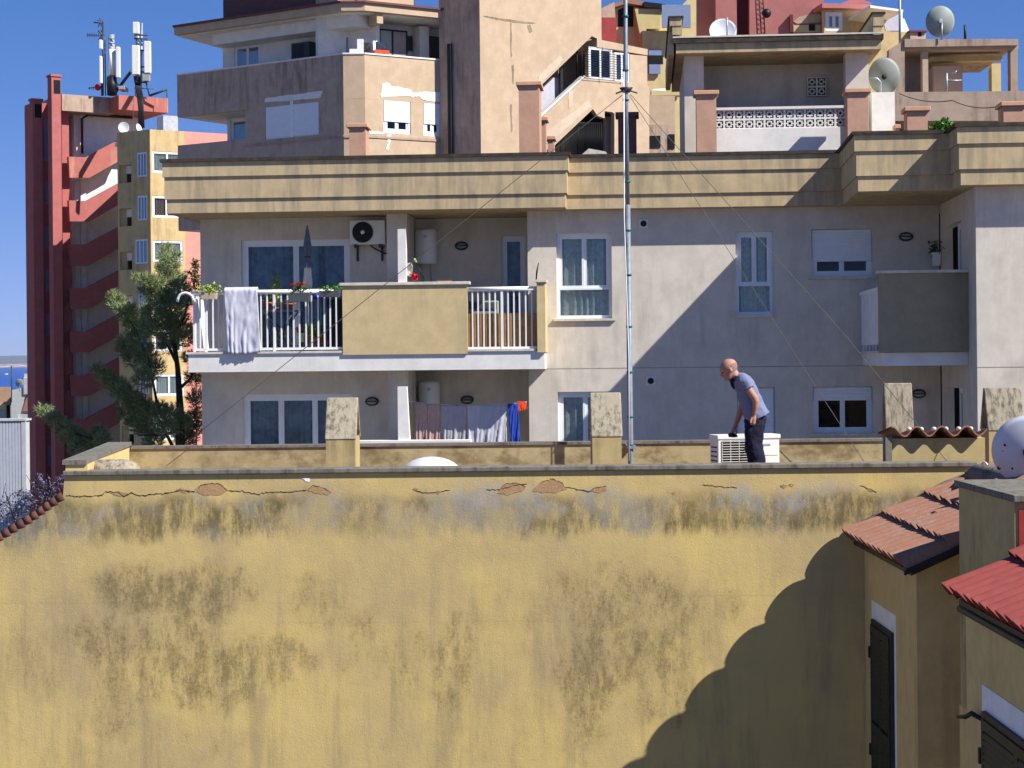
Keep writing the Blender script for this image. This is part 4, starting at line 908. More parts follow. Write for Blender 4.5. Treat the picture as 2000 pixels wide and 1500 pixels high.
# ---- satellite dishes
def dish(c, r, face, depth, label, pole=None, mat='dish', arm=True, ry=None, lnb=True, hubcol='darkgrey'):
    c = Vector(c); f = Vector(face).normalized(); u = f.cross(Vector((0, 0, 1))).normalized(); v = u.cross(f); ry = ry or r
    t = thing('satellite_dish', c-Vector((0, 0, ry)), label, 'satellite dish')
    R = []
    for k in range(0, 9):
        q = k/8; R.append([c+u*r*q*cos(2*pi*i/36)+v*ry*q*sin(2*pi*i/36)-f*depth*(1-q*q) for i in range(36)])
    R[0] = [c-f*depth+(u*cos(2*pi*i/36)+v*sin(2*pi*i/36))*.005*r for i in range(36)]
    R2 = [[p-f*.012 for p in q] for q in R]
    MB().rings(R+R2[::-1], caps=False).build('reflector', mat, t)
    MB().tube([c+u*r*cos(2*pi*i/36)+v*ry*sin(2*pi*i/36)-f*.004 for i in range(37)], r*.02, 6, caps=False).build('rim', mat, t)
    b = c-f*(depth+.03)
    MB().tube([b+f*.02, b-f*.08*max(1, r*2)], [r*.16, r*.12], 12).build('mount', hubcol, t)
    if lnb:
        q = c+f*r*.9-v*ry*.3; MB().tube([c-v*ry*.95, q], r*.02+.005, 6).build('arm', 'galv', t); MB().tube([q+f*.03, q-f*.05], r*.09, 10).build('receiver', 'dishg', t)
    if pole: MB().tube(pole, max(.018, r*.035), 10).build('pole', 'galv', t)
    return t
c = P(2009, 880, 18.3)
d_ = dish(c, .352, (.3, 1, .2), .065, 'large lavender-white satellite dish cut off by the right edge behind the grey pipe', pole=[c+Vector((-.0, -.1, 0)), c+Vector((0, -.1, -.5)), c+Vector((0, -.1, -.75))], lnb=False)
for k, (x, y, r_) in enumerate([(1963, 869, .016), (1977, 915, .011), (1958, 881, .005), (1951, 914, .02)]): MB().ball(P(x, y, 18.24), (r_, .02, r_), 10, 6).build('bolt', 'black', d_)

# ================= MAST, GUYS, WIRES
M['mastm'] = plain('dull_galvanised_tube', '747f88', rough=.55, metal=.2, var=.12, vs=14)
mt = thing('antenna_mast', P(1232, 906, 24.0), 'very tall thin galvanised mast with green bands standing on the yellow house roof', 'mast')
ax = [(1232, 906), (1226, 400), (1222, 172), (1221.5, -160)]
MB().tube([P(*ax[0], 24.0)-Vector((0, 0, .5)), P(*ax[0], 24.0), P(*ax[1], 24.0)], [.036, .036, .034], 14).build('tube', 'mastm', mt)
MB().tube([P(*ax[1], 24.0), P(*ax[2], 24.0), P(*ax[3], 24.0)], [.029, .028, .026], 14).build('tube', 'mastm', mt)
for y in (32, 137, 195, 355, 450, 537, 638, 727, 814, 869):
    k = (y-906)/(400-906) if y > 400 else 0
    x = 1232-6*(906-y)/506 if y > 400 else 1226-4*(400-y)/228 if y > 172 else 1221.6
    p = P(x, y, 24.0); MB().tube([p-Vector((0, 0, .012)), p+Vector((0, 0, .012))], .041, 14).build('band', 'tape', mt)
MB().tube([P(1218.5, 140, 23.95), P(1219, 420, 23.95), P(1228, 700, 23.95), P(1229, 900, 23.95)], .007, 6).build('cable', 'white', mt)
g = MB(); p = P(1223, 176, 24.0); g.tube([p-Vector((0, 0, .03)), p+Vector((0, 0, .03))], [.05, .09], 12)
for a in range(3):
    d = Vector((cos(a*2.1+.4), sin(a*2.1+.4), 0)); g.tube([p+d*.03, p+d*.16-Vector((0, 0, .03))], .01, 6)
g.build('guy_collar', 'darkgrey', mt)
MB().box(P(1226, 870, 24.0).x, P(1242, 870, 24.0).x, 23.95, 24.5, P(1232, 876, 24).z, P(1232, 871, 24).z).build('clamp', 'galv', mt)
def wire(pts, r, label, sag=0):
    Q = [];
    for i in range(len(pts)-1):
        for k in range(12):
            f = k/12; q = Vector(pts[i]).lerp(Vector(pts[i+1]), f); q.z -= sag*4*f*(1-f); Q.append(q)
    Q.append(Vector(pts[-1])); MB().tube(Q, r, 6).build('guy_wire', 'wire', None, label, 'wire')
wire([P(1215, 186, 24.0), P(360, 868, 24.3)], .005, 'long guy wire running from the mast down to the left rear corner of the roof')
wire([P(1229, 186, 24.0), P(1594, 757, 24.2), P(1690, 905, 24.3)], .004, 'left one of two guy wires falling from the mast towards the right')
wire([P(1231, 184, 24.0), P(1655, 660, 22.0), P(1885, 945, 20.1)], .004, 'upper one of two guy wires falling from the mast towards the yellow shed')

# ================= AIR CONDITIONER AND MAN ON THE ROOF
AF = Fr(P(1402, 870, 22.55).x, 22.55, .22)
def acunit():
    W = .80; H = .56; D = .3; z0 = DZ+.07; F = AF; z1 = P(1470, 852, 22.4).z; H = z1-z0
    t = thing('air_conditioner', F.w(W/2, .15, DZ), 'white outdoor air conditioner standing on the roof under the leaning man', 'air conditioner')
    MB(F).box(0, W, 0, D, z0, z1).build('casing', 'acw', t, bevel=.015)
    MB(F).box(-.008, W+.012, -.012, D+.01, z1-.045, z1+.01).build('lid', 'acw', t, bevel=.01)
    MB(F).box(.05, .5, -.003, .0, z0+.02, z1-.06).build('fan_recess', 'black', t)
    g = MB(F)
    for i in range(18): 
        z = z0+.03+(H-.1)*i/17; g.box(.05, .5, -.016, -.008, z-.003, z+.003)
    for i in range(5): g.box(.05+.11*i, .056+.11*i, -.01, -.004, z0+.02, z1-.06)
    g.build('fan_grille', 'acw', t)
    MB(F).rings([[F.w(.34+.09*cos(2*pi*k/20), dd, z0+.2+.09*sin(2*pi*k/20)) for k in range(20)] for dd in (-.004, -.012)]).build('fan_hub', 'acw', t)
    mb = MB(F)
    for i in range(4): z = z0+.08+.1*i; mb.box(.52, W-.015, -.0035, -.0, z-.002, z+.002)
    mb.build('panel_seams', 'dishg', t)
    MB(F).box(.56, .68, -.005, -.001, z1-.13, z1-.105).build('badge', plain('badge_grey', '8c9098', rough=.5), t)
    mb = MB(F)
    for i in range(9): z = z0+.04+.055*i; mb.box(-.006, 0, .03, D-.05, z-.004, z+.012)
    mb.build('side_louvres', 'black', t)
    for x in (.1, W-.16): MB(F).box(x, x+.06, 0, D, DZ, z0-.001).build('foot', 'black', t)
    MB(F).tube([F.w(W, .15, z0+.25), F.w(W+.05, .13, z0+.24), F.w(W+.07, .1, z0+.1), F.w(W+.1, .1, DZ)], .012, 8).build('hose', 'terra', t)
    MB(F).box(W, W+.035, .1, .16, z0+.26, z0+.32).build('valve', 'galv', t)
acunit()
M['skin'] = plain('skin', 'a67b68', rough=.6, var=.08, vs=18, spec=.3); M['shirt'] = plain('blue_grey_shirt', '6d7490', rough=.9, var=.07, vs=12, bump=.15); M['navy'] = plain('navy_trousers', '12142a', rough=.9, var=.2, vs=10, bump=.2)
M['hairm'] = plain('grey_stubble', '8a6f60', rough=.9, var=.2, vs=60)
MY = 21.8
def B(x, y, dy=0.0): return P(x, y, MY)+Vector((0, dy, 0))
px = 1/165.0
def man():
    root = thing('person', (B(1478, 900).x, MY, DZ), 'bald person in a blue-grey shirt and navy trousers leaning over the air conditioner', 'person')
    def L(mb, secs, n=18): mb.loft([(B(*c[:3]), c[3]*px, c[4]*px) for c in secs], n)
    b = MB()
    # head: one lofted form bowed forward, with nose, brow, lips and ears
    HH = 40*px; up = Vector((-.42, 0, .907)); fw = Vector((-.907, 0, -.42)); o = B(1431, 739.5)
    def hp(f, y, h): return o+fw*(f*HH)+up*(h*HH)+Vector((0, y*HH, 0))
    prof = [(0.0, .30, .05, .08), (.03, .34, .0, .15), (.09, .37, -.08, .21), (.17, .372, -.2, .25), (.215, .36, -.26, .262), (.27, .375, -.33, .275), (.35, .37, -.41, .295), (.44, .355, -.46, .312), (.5, .345, -.48, .322), (.55, .37, -.49, .33), (.6, .385, -.5, .335), (.68, .375, -.5, .337), (.77, .335, -.48, .325), (.86, .25, -.41, .285), (.93, .15, -.31, .22), (.975, .05, -.2, .14), (1.0, -.05, -.12, .05)]
    R = []
    for h, f, bk, wd_ in prof:
        ring = []
        for k in range(28):
            a = 2*pi*k/28; ca, sa = cos(a), sin(a); x = (f+bk)/2+(f-bk)/2*ca; wv = wd_*sa*(1-.16*max(0, ca)**1.5)
            ring.append(hp(x, wv, h))
        R.append(ring)
    b.rings(R)
    b.loft([(hp(.35, 0, .53), .018*HH, .035*HH), (hp(.40, 0, .45), .035*HH, .05*HH), (hp(.445, 0, .375), .05*HH, .065*HH), (hp(.40, 0, .325), .04*HH, .07*HH), (hp(.36, 0, .31), .02*HH, .05*HH)], 12)
    b.ball(hp(.362, 0, .235), (.03*HH, .095*HH, .02*HH), 12, 6); b.ball(hp(.358, 0, .19), (.03*HH, .085*HH, .02*HH), 12, 6); b.ball(hp(.34, 0, .08), (.06*HH, .09*HH, .06*HH), 12, 8)
    for s in (-1, 1):
        b.ball(hp(.33, s*.15, .565), (.05*HH, .10*HH, .035*HH), 12, 6)
        b.ball(hp(-.06, s*.335, .43), (.075*HH, .03*HH, .115*HH), 12, 8, Matrix.Rotation(radians(-20), 3, 'Y'))
    # neck, trunk
    L(b, [(1428, 722, 0, 9.5, 9), (1434, 732, 0, 10, 9.5), (1443, 744, 0, 12, 14)])
    L(b, [(1436, 738, 0, 9, 10), (1446, 744, 0, 15, 24), (1456, 758, 0, 18.5, 27), (1463, 778, 0, 18.5, 25), (1470, 800, 0, 17.5, 24), (1476, 820, 0, 18, 25)])
    L(b, [(1476, 815, 0, 17, 25), (1475, 835, 0, 16, 24)])
    # right (near) arm
    L(b, [(1447, 738, -24*px, 8, 8), (1453, 750, -28*px, 8.2, 8), (1461, 764, -31*px, 7.3, 7.2), (1470, 777, -33*px, 7.0, 6.8), (1472, 783, -33*px, 6.8, 6.6), (1471.5, 793, -32*px, 6.2, 6), (1470, 804, -30*px, 4.6, 4.6), (1469, 810, -28*px, 4.2, 4.8)])
    L(b, [(1469, 809, -28*px, 4.4, 4.6), (1468.5, 816, -27*px, 5.2, 6.2), (1467.5, 823, -26*px, 5, 6.4), (1466.5, 828, -26*px, 4.4, 5.4)], 14)
    # left (far) arm down to the machine
    L(b, [(1447, 740, 24*px, 8, 8), (1449, 757, 28*px, 8, 7.6), (1453, 778, 30*px, 7.2, 7), (1453, 795, 30*px, 7, 6.6), (1449, 808, 30*px, 6.4, 6), (1443, 824, 30*px, 5, 4.8), (1439, 835, 30*px, 4.0, 4.4)])
    L(b, [(1440, 834, 30*px, 4, 4.6), (1437, 840, 30*px, 4.8, 6.8), (1434, 845, 30*px, 3.8, 7.2)], 14)
    # fingers of both hands
    for i in range(4):
        dy = (24+i*4.0)*px; l = (6.5, 8, 7.6, 6)[i]
        L(b, [(1435, 844, dy, 1.9, 1.8), (1435-l*.55, 846.5, dy-.2*px, 1.7, 1.6), (1434-l*.95, 850.5, dy-.3*px, 1.5, 1.5)], 8)
        L(b, [(1469-i*1.6, 825, (-29+i*1.2)*px, 2.0, 1.8), (1468-i*1.6, 830, (-25+i*1.2)*px, 1.7, 1.6), (1467-i*1.6, 834+(i % 2), (-20+i)*px, 1.5, 1.4)], 8)
    L(b, [(1440, 839, 23.5*px, 2.1, 2), (1441, 845, 21.5*px, 1.9, 1.8), (1440, 850.5, 21*px, 1.6, 1.5)], 8)
    L(b, [(1464.5, 815, -31*px, 2.1, 2), (1461.5, 821, -32.5*px, 1.9, 1.8), (1461, 826, -32*px, 1.6, 1.5)], 8)
    # legs (covered) and ankles
    for s, xx in ((-1, 0), (1, 2)):
        L(b, [(1476+xx, 830, s*10*px, 13, 12), (1473+xx, 860, s*11*px, 10, 10), (1474+xx, 895, s*12*px, 8, 8), (1479+xx, 930, s*12*px, 7.5, 7.5), (1482+xx, 962, s*12*px, 5, 5)])
    b.build('body', 'skin', root, remesh=.0062)
    hb = MB(); Rr = []
    for h, f, bk, wd_ in prof:
        if .26 <= h <= .70: Rr.append([hp((f+bk)/2+(f-bk)/2*cos(a_)*1.012, wd_*sin(a_)*1.014, h) for a_ in [pi*(.57+.86*k/16) for k in range(17)]])
    hb.rings(Rr, closed=False, caps=False); hb = hb.build('hair', 'hairm', root)
    for s in (-1, 1):
        MB().ball(hp(.33, s*.14, .5), (.03*HH, .045*HH, .022*HH), 10, 6).build('eye', 'black', root)
        MB().loft([(hp(.37, s*.06, .58), .014*HH, .014*HH), (hp(.375, s*.14, .6), .018*HH, .02*HH), (hp(.33, s*.22, .58), .01*HH, .012*HH)], 6).build('eyebrow', 'hairm', root)
    # shirt
    s_ = MB()
    L(s_, [(1437.5, 737.5, 0, 11.5, 12), (1443, 741, 0, 15.5, 21), (1450, 747, 0, 18.8, 28), (1457, 760, 0, 20.5, 29.5), (1463, 776, 0, 21.5, 28.5), (1469.5, 792, 0, 22.5, 28.5), (1476, 806, 0, 24, 29.5), (1480.5, 815.5, 0, 25, 30)], 28)
    L(s_, [(1446, 735, -20*px, 10.5, 10), (1450, 744, -26*px, 12.2, 11.5), (1456, 754, -30*px, 12, 11), (1459, 759, -31*px, 12, 11)])
    L(s_, [(1446, 736, 20*px, 10.5, 10), (1448, 746, 26*px, 12, 11), (1450, 758, 29*px, 12, 11), (1450, 763, 29*px, 12, 11)])
    so2 = s_.build('shirt', 'shirt', root, remesh=.0075)
    tx0 = bpy.data.textures.new('shirt_folds', 'CLOUDS'); tx0.noise_scale = .14; dm0 = so2.modifiers.new('d', 'DISPLACE'); dm0.texture = tx0; dm0.strength = .04; dm0.mid_level = .5; dm0.texture_coords = 'GLOBAL'
    c_ = MB(); 
    L(c_, [(1431.5, 736.5, 0, 10.6, 11), (1436, 740.5, 0, 12.4, 13)], 20); c_.build('collar', 'navy', root)
    MB().loft([(B(1428, 744, 0), 2.2*px, 7*px), (B(1430, 752, 0), 3*px, 6*px), (B(1434, 760, 0), 1.5*px, 2.5*px)], 12).build('placket', 'navy', root)
    # trousers
    tr = MB()
    L(tr, [(1477.5, 811, 0, 19, 25), (1475, 824, 0, 20.5, 27), (1473.5, 838, 0, 20, 27)], 24)
    for s, xx in ((-1, -1.5), (1, 3)):
        L(tr, [(1474+xx, 830, s*12*px, 18, 15.5), (1471.5+xx, 850, s*13*px, 17.5, 15.5), (1471+xx, 868, s*13.5*px, 17, 15), (1474+xx, 886, s*14*px, 17.5, 14.5), (1477.5+xx, 904, s*14*px, 17, 13.5), (1479+xx, 930, s*14*px, 14.5, 12.5), (1482+xx, 962, s*14*px, 12.5, 11.5)])
    o = tr.build('trousers', 'navy', root, remesh=.0085)
    tx = bpy.data.textures.new('folds', 'CLOUDS'); tx.noise_scale = .11
    dm = o.modifiers.new('d', 'DISPLACE'); dm.texture = tx; dm.strength = .045; dm.mid_level = .5; dm.texture_coords = 'GLOBAL'
    for s in (-1, 1):
        sh = MB(); c = B(1483, 968, s*14*px); sh.ball(c+Vector((-.06, 0, .035)), (.14, .05, .045), 14, 8); sh.ball(c+Vector((.03, 0, .05)), (.07, .045, .05), 12, 8); sh.build('shoe', 'black', root, remesh=.008)
man()
z = P(1435, 852, 22.0); MB().loft([(P(1423, 851.0, 21.97), .02, .04), (P(1427, 849.5, 21.97), .028, .06), (P(1434, 850.5, 21.97), .026, .055), (P(1440, 852.0, 21.97), .012, .04)], 14).build('hand_tool', 'black', None, 'small black hand tool held on top of the roof air conditioner', 'tool')

# ================= BEIGE APARTMENT TOWER BEHIND
def face(x0, x1, y, Y0, ang): 
    p = P(x0, y, Y0); return Fr(p.x, Y0, radians(ang))
FC = Fr(P(670, 107, 60).x, 60, 0)
FL0 = Fr(FC.o.x, 60, radians(-33.7))         # left (shaded) face, s negative going left
c2 = P(712, 107, 60); FR_ = Fr(c2.x, 60, radians(31))
bb = thing('corner_apartment_building', (FC.o.x+3, 66, 0), 'tall beige corner apartment building with wraparound balconies and white patched window surrounds', 'building')
def wl(F, x, y, d=0): return F.px(x, y, d)
sl_ = wl(FL0, 346, 180)[0]; slw = wl(FL0, 437, 180)[0]; slb = wl(FL0, 479, 230)[0]; srr = wl(FR_, 869, 200)[0]
pt = [tuple(FL0.w(sl_, 0, 0))[:2], (FC.o.x, 60), (c2.x, 60), tuple(FR_.w(srr, 0, 0))[:2]]
def bplan(off, zlo, zhi, name, mat, back=7, left=None, par=None):
    L = FL0.w((left if left is not None else sl_)-off*0, -off, 0); Rr = FR_.w(srr, -off, 0)
    q = off*math.tan(radians(33.7/2)); q2 = off*math.tan(radians(31/2))
    pts = [(L.x, L.y), (FC.o.x+q*0-off*0.3, 60-off), (c2.x+off*.28, 60-off), (Rr.x, Rr.y), (Rr.x-1, Rr.y+back), (L.x+3, L.y+back)]
    return MB(G).plan(pts, zlo, zhi).build(name, mat, par or bb)
zP1 = P(690, 106, 60).z; zP1b = P(690, 190, 60).z
zf = zP1-1.1; zl2 = P(690, 262, 60).z+.12; zroof1 = P(690, 7, 60).z; zroof0 = P(690, 22, 60).z
# roof slab, and dark mass above
bplan(.12, zroof0, zroof1, 'roof_slab', 'beige'); bplan(.2, zroof1+.001, zroof1+.07, 'roof_lip', 'duskbrown'); bplan(-.1, zroof0-.03, zroof0-.001, 'ceiling', 'whitewall')
MB(FL0).box(wl(FL0, 432, 20, .6)[0], -.0, .7, 1.2, zroof1+.07, zroof1+6).build('penthouse_wall', 'duskbrown', bb)
MB(FR_).box(-.6, wl(FR_, 815, 10, .5)[0], .7, 6, zroof1+.07, zroof1+6).build('penthouse_wall', 'beige', bb)
MB(FC).box(-1, 1.2, 1.3, 6, zroof1+.07, zroof1+6).build('penthouse_wall', 'beige', bb)
# parapet band (hollow balcony)
zb0 = wl(FL0, 600, 200)[1]-.25
MB(FL0).box(sl_, 0, 0, .15, zf-.35, zP1).build('balcony_parapet', 'beiged', bb)
MB(FC).box(.0, c2.x-FC.o.x, -.002, .15, zf-.35, zP1).build('balcony_parapet', 'beige', bb)
MB(FR_).box(0, srr, 0.0, .15, zf-.35, zP1).build('balcony_parapet', 'beige', bb)
for F, a0, a1 in ((FL0, sl_, 0), (FC, 0, c2.x-FC.o.x), (FR_, 0, srr)): MB(F).box(a0, a1, -.03, .2, zP1+.001, zP1+.05).build('parapet_coping', 'whitewall', bb)
MB(FL0).box(sl_, 0, .151, 4, zf-.35, zf).build('balcony_floor', 'whitewall', bb)
MB(FR_).box(.12, srr, .151, 4, zf-.351, zf-.001).build('balcony_floor', 'whitewall', bb)
# white recessed walls at balcony level
Wb = wl(FL0, 457, 110, 1.3)[0], wl(FL0, 507, 110, 1.3)[0]; zW = wl(FL0, 480, 88, 1.3)[1]
MB(FL0).wallh((wl(FL0, 435, 110, 1.3)[0], .35, zf, zroof0), 1.3, 1.5, [(Wb[0], Wb[1], zf, zW)]).build('recess_wall', 'whitewall', bb)
window(FL0, (Wb[0], Wb[1], zf, zW), 1.3, bb, cols=2, sill=False, cur=None, depth=.04)
MB(FL0).box(wl(FL0, 435, 110, 1.3)[0], wl(FL0, 435, 110, 1.3)[0]+.2, 1.5, 7, zf-4, zroof0).build('gable_wall', 'whitewall', bb)
MB(FR_).box(-.9, srr+3, 1.6, 1.8, zf, zroof0-.01).build('recess_wall', 'whitewall', bb)
MB(FR_).box(wl(FR_, 838, 95, 1.2)[0], wl(FR_, 870, 95, 1.2)[0]+.5, 1.2, 1.3, zf, wl(FR_, 838, 70, 1.2)[1]).build('dark_door', 'darkgrey', bb)
MB(FR_).box(wl(FR_, 820, 95, 1.0)[0], wl(FR_, 838, 95, 1.0)[0], 1.0, 1.6, zf, zroof0-.1).build('pillar', 'whitewall', bb)
MB(FR_).box(wl(FR_, 733, 30, .1)[0], wl(FR_, 745, 30, .1)[0], -.01, 2, zroof0-.35, zroof0-.001).build('beam', 'beige', bb)
MB(FL0).box(sl_+1.2, .2, .5, 1.3, zroof0-.4, zroof0-.002).build('beam', 'whitewall', bb)
# framed door panels
dp = thing('framed_screen', FR_.w(1.5, .9, zf), 'black framed sliding screen with two panels on the corner balcony', 'screen')
a0, a1 = wl(FR_, 741, 80, .9)[0], wl(FR_, 796, 80, .9)[0]; zt0 = wl(FR_, 770, 58, .9)[1]; am = wl(FR_, 767, 80, .9)[0]
MB(FR_).box(a0, a0+.05, .9, .95, zf, zt0).box(a1-.05, a1, .9, .95, zf, zt0).box(am-.03, am+.03, .9, .95, zf, zt0).box(a0+.05, am-.03, .9, .95, zt0-.06, zt0).box(am+.03, a1-.05, .9, .95, zt0-.06, zt0).build('frame', 'black', dp)
MB(FR_).box(a0+.05, am-.03, .92, .93, zf, zt0-.06).build('pane', 'dishg', dp); MB(FR_).box(am+.03, a1-.05, .92, .93, zf, zt0-.06).build('mesh_pane', plain('mesh', '8d847e'), dp)
x_, z_ = wl(FR_, 803, 82, 1.5); MB(FR_).box(x_-.2, x_+.1, 1.5, 1.58, z_-.3, z_+.2).build('wall_picture', 'darkgrey', None, 'small dark framed panel on the white balcony wall beside the screen', 'picture')
for k, x in enumerate((723, 732)):
    a, z = wl(FR_, x, 55, 1.55); MB(FR_).poly([(a-.05, z-.1), (a-.05, z+.1), (a+.06, z)], 1.5, 1.58).build('wall_ornament', 'black', None, ('left', 'right')[k]+' one of two small black triangle ornaments on the balcony wall', 'ornament', group='triangle ornaments')
# clothes
for k, (x0, x1, y0, y1, m, lb_) in enumerate([(706, 724, 83, 106, 'black', 'black garments bunched on the corner balcony clothes line'), (728, 733, 80, 98, 'white', 'narrow white cloth between the dark clothes on the corner balcony'), (734, 747, 82, 101, 'navy2', 'navy striped garment above an orange cloth on the corner balcony'), (747, 758, 84, 104, 'navy2', 'second navy striped garment, rightmost on the corner balcony line'), (731, 760, 98, 109, 'corange', 'orange cloth hanging under navy garments on the corner balcony')]):
    if m == 'navy2' and m not in M: M[m] = plain('navy_cloth', '2b2f42', rough=.9, var=.4, vs=14)
    cloth(FR_, x0, x1, y0, y1, .18-(.03 if m == 'corange' else 0), m, lb_, 'laundry', 'laundry_garment', drape=False, wl=.2, amp=.03)
a, z = wl(FC, 698, 100, .1); t = MB(FC); t.box(a-.25, a+.2, .02, .2, zP1+.052, zP1+.18).box(a-.0, a+.2, .02, .2, zP1+.181, zP1+.5); t.build('white_box', 'white', None, 'small white stepped box standing on the corner of the balcony parapet', 'box')
a0, a1 = wl(FL0, 574, 98, 1.0)[0], wl(FL0, 610, 98, 1.0)[0]; z0, z1 = wl(FL0, 590, 117, 1.0)[1], wl(FL0, 590, 84, 1.0)[1]
t = thing('air_conditioner', FL0.w((a0+a1)/2, 1.1, z0), 'black boxy air conditioner on the white wall of the upper left balcony', 'air conditioner')
MB(FL0).box(a0, a1, .85, 1.28, z0, z1).build('casing', 'darkgrey', t, bevel=.02); MB(FL0).box(a0+.08, a0+.55, .838, .849, z0+.08, z1-.08).build('grille', 'black', t)
mb = MB(FL0)
for x in (672, 678): mb.tube([FL0.w(wl(FL0, x, 90, 1.2)[0], 1.2, zf), FL0.w(wl(FL0, x, 90, 1.2)[0], 1.2, zf+1.9)], .03)
mb.tube([FL0.w(wl(FL0, 672, 90, 1.2)[0], 1.2, zf+1.2), FL0.w(wl(FL0, 678, 90, 1.2)[0], 1.2, zf+1.2)], .02); mb.build('clothes_rack', 'galv', None, 'thin grey metal rack against the white balcony wall by the corner', 'rack')
# lower storeys
zlo = 0
lw = (wl(FL0, 518, 228)[0], wl(FL0, 623, 228)[0], wl(FL0, 570, 268)[1], wl(FL0, 570, 195)[1])
MB(FL0).wallh((slb, -.001, zlo, zf-.351), .0, .3, [lw]).build('wall', 'beiged', bb)
MB(FL0).box(slb, slb+.2, .3, 2.2, zlo, zf-.351).build('wall', 'whitewall', bb)
MB(FC).box(0, c2.x-FC.o.x, .0, .3, zlo, zf-.352).build('wall', 'beige', bb)
rw1 = (wl(FR_, 749, 222)[0], wl(FR_, 802, 222)[0], wl(FR_, 775, 261)[1], wl(FR_, 775, 186)[1]); rw2 = (wl(FR_, 827, 230)[0], wl(FR_, 862, 230)[0], wl(FR_, 845, 266)[1], wl(FR_, 845, 195)[1])
MB(FR_).wallh((.001, srr, zlo, zf-.352), .0, .3, [rw1, rw2]).build('wall', 'beige', bb)
MB(FR_).box(1.1, srr+2, .7, 7, zlo, zf-.36).build('dark_core', 'dark', bb); MB(FL0).box(slb+.3, -.6, .7, 7, zlo, zf-.361).build('dark_core', 'dark', bb)
window(FL0, lw, 0, bb, cols=2, shutter=.97, cur=None, sill=False, depth=.03); window(FR_, rw1, 0, bb, cols=2, shutter=.7, cur=None, sill=False, depth=.03, fw=.09); window(FR_, rw2, 0, bb, cols=2, shutter=.68, cur=None, sill=False, depth=.03, fw=.09)
mm = (lw[0]+lw[1])/2; MB(FL0).box(mm-.06, mm+.06, -.012, .02, lw[2], lw[3]).build('mullion', 'white', bb)
def fpatch(F, pts, nm='filler_patch', mat='patch', seed=1, d=-.012, jt=1.2):
    rnd = random.Random(seed); q = []
    for i in range(len(pts)):
        (x0, y0), (x1, y1) = pts[i], pts[(i+1) % len(pts)]
        for k in range(6): q.append((x0+(x1-x0)*k/6+rnd.uniform(-jt, jt), y0+(y1-y0)*k/6+rnd.uniform(-jt, jt)))
    return MB(F).ppoly(q, d, .002).build(nm, mat, bb)
fpatch(FR_, [(744, 190), (746, 163), (760, 162), (764, 168), (782, 170), (800, 174), (806, 182), (826, 180), (862, 180), (866, 195), (866, 200), (826, 195), (818, 188), (806, 190), (802, 188)], seed=2)
fpatch(FL0, [(517, 200), (518, 192), (560, 186), (600, 181), (630, 177), (624, 192)], seed=3, jt=.7)
fpatch(FR_, [(720, 258), (730, 256), (750, 258), (750, 262), (724, 262)], seed=4, jt=.6); fpatch(FR_, [(757, 262), (764, 263), (762, 280), (757, 296), (755, 290), (758, 278)], seed=5)
z3 = P(690, 264, 60).z
for F, a0, a1 in ((FL0, slb, -.01), (FC, .01, c2.x-FC.o.x-.01), (FR_, .02, srr)): MB(F).box(a0, a1, -.03, -.001, z3-.08, z3).build('string_course', 'tanlip', bb)
MB(FL0).box(sl_, slb-.001, 0, .15, zf-4.3, P(350, 285, 64.2).z).build('balcony_parapet', 'beiged', bb)
MB(FL0).box(sl_, slb-.001, .151, 3, zf-4.3, zf-3.9).build('balcony_floor', 'whitewall', bb)
MB(FL0).wallh((wl(FL0, 435, 210, 1.3)[0]+.2, slb+.19, zf-3.9, zf-.36), 1.3, 1.5, [(wl(FL0, 450, 250, 1.3)[0], slb-.1, zf-3.9, wl(FL0, 462, 232, 1.3)[1])]).build('recess_wall', 'whitewall', bb)
window(FL0, (wl(FL0, 450, 250, 1.3)[0], slb-.1, zf-3.9, wl(FL0, 462, 232, 1.3)[1]), 1.3, bb, cols=1, sill=False, cur='curtainb', depth=.04)
# blank tower (left face shaded, right face lit)
cT = P(938, 150, 60.5); TR = Fr(cT.x, 60.5, radians(31)); TL = Fr(cT.x, 60.5, radians(-33.7))
tl0 = wl(TL, 868, 150)[0]; r_ = lambda x, y, d=0: TR.px(x, y, d)
ttop = zroof1+8
MB(TL).box(tl0-.2, -.001, 0, .3, 0, ttop).build('tower_wall', 'beiged', bb)
MB(TR).poly([(0, 0), r_(1056, 330), r_(1056, 168), r_(1156, 70.5), r_(1166, 75), r_(1175, 78), (r_(1175, 78)[0], ttop), (0, ttop)], 0, .3).build('tower_wall', 'beige', bb)
mb = MB(TL); 
for off_ in (876, 880): mb.tube([TL.w(wl(TL, off_, 100, -.06)[0], -.06, z) for z in (zf+1.6, zf-8)], .05, 8)
mb.build('drainpipe', 'black', bb)
for F_, pts_, sd in ((TR, [(940, 40), (975, 35), (975, 38), (942, 45)], 1),): pass
# stair bay: back wall, flights, landing block
MB(TR).box(r_(1050, 200, 1.6)[0], r_(1175, 200, 1.6)[0], 1.6, 1.9, 0, r_(1100, 60, 1.6)[1]).build('stair_back_wall', plaster('stair_shadow_wall', '8f7d68', dirt='5a4c40', amt=.4), bb)  # beige darkened so the stairwell's shade is part of the colour
MB(TR).ppoly([(1050, 240), (1065, 222), (1141, 152), (1146, 150), (1176, 156), (1268, 169), (1268, 330), (1200, 330), (1200, 222), (1196, 219), (1181, 217), (1181, 231), (1167, 226), (1158, 213), (1080, 287), (1050, 300)], .0, .22).build('stair_parapet', 'beige', bb)
MB(TR).ppoly([(1050, 236), (1065, 221), (1141, 151), (1145, 149), (1141, 147), (1062, 219), (1050, 229)], -.03, .26).build('flight_coping', 'whitewall', bb)
bay = [(1176, 78), (1176, 92), (1150, 92), (1150, 96)]
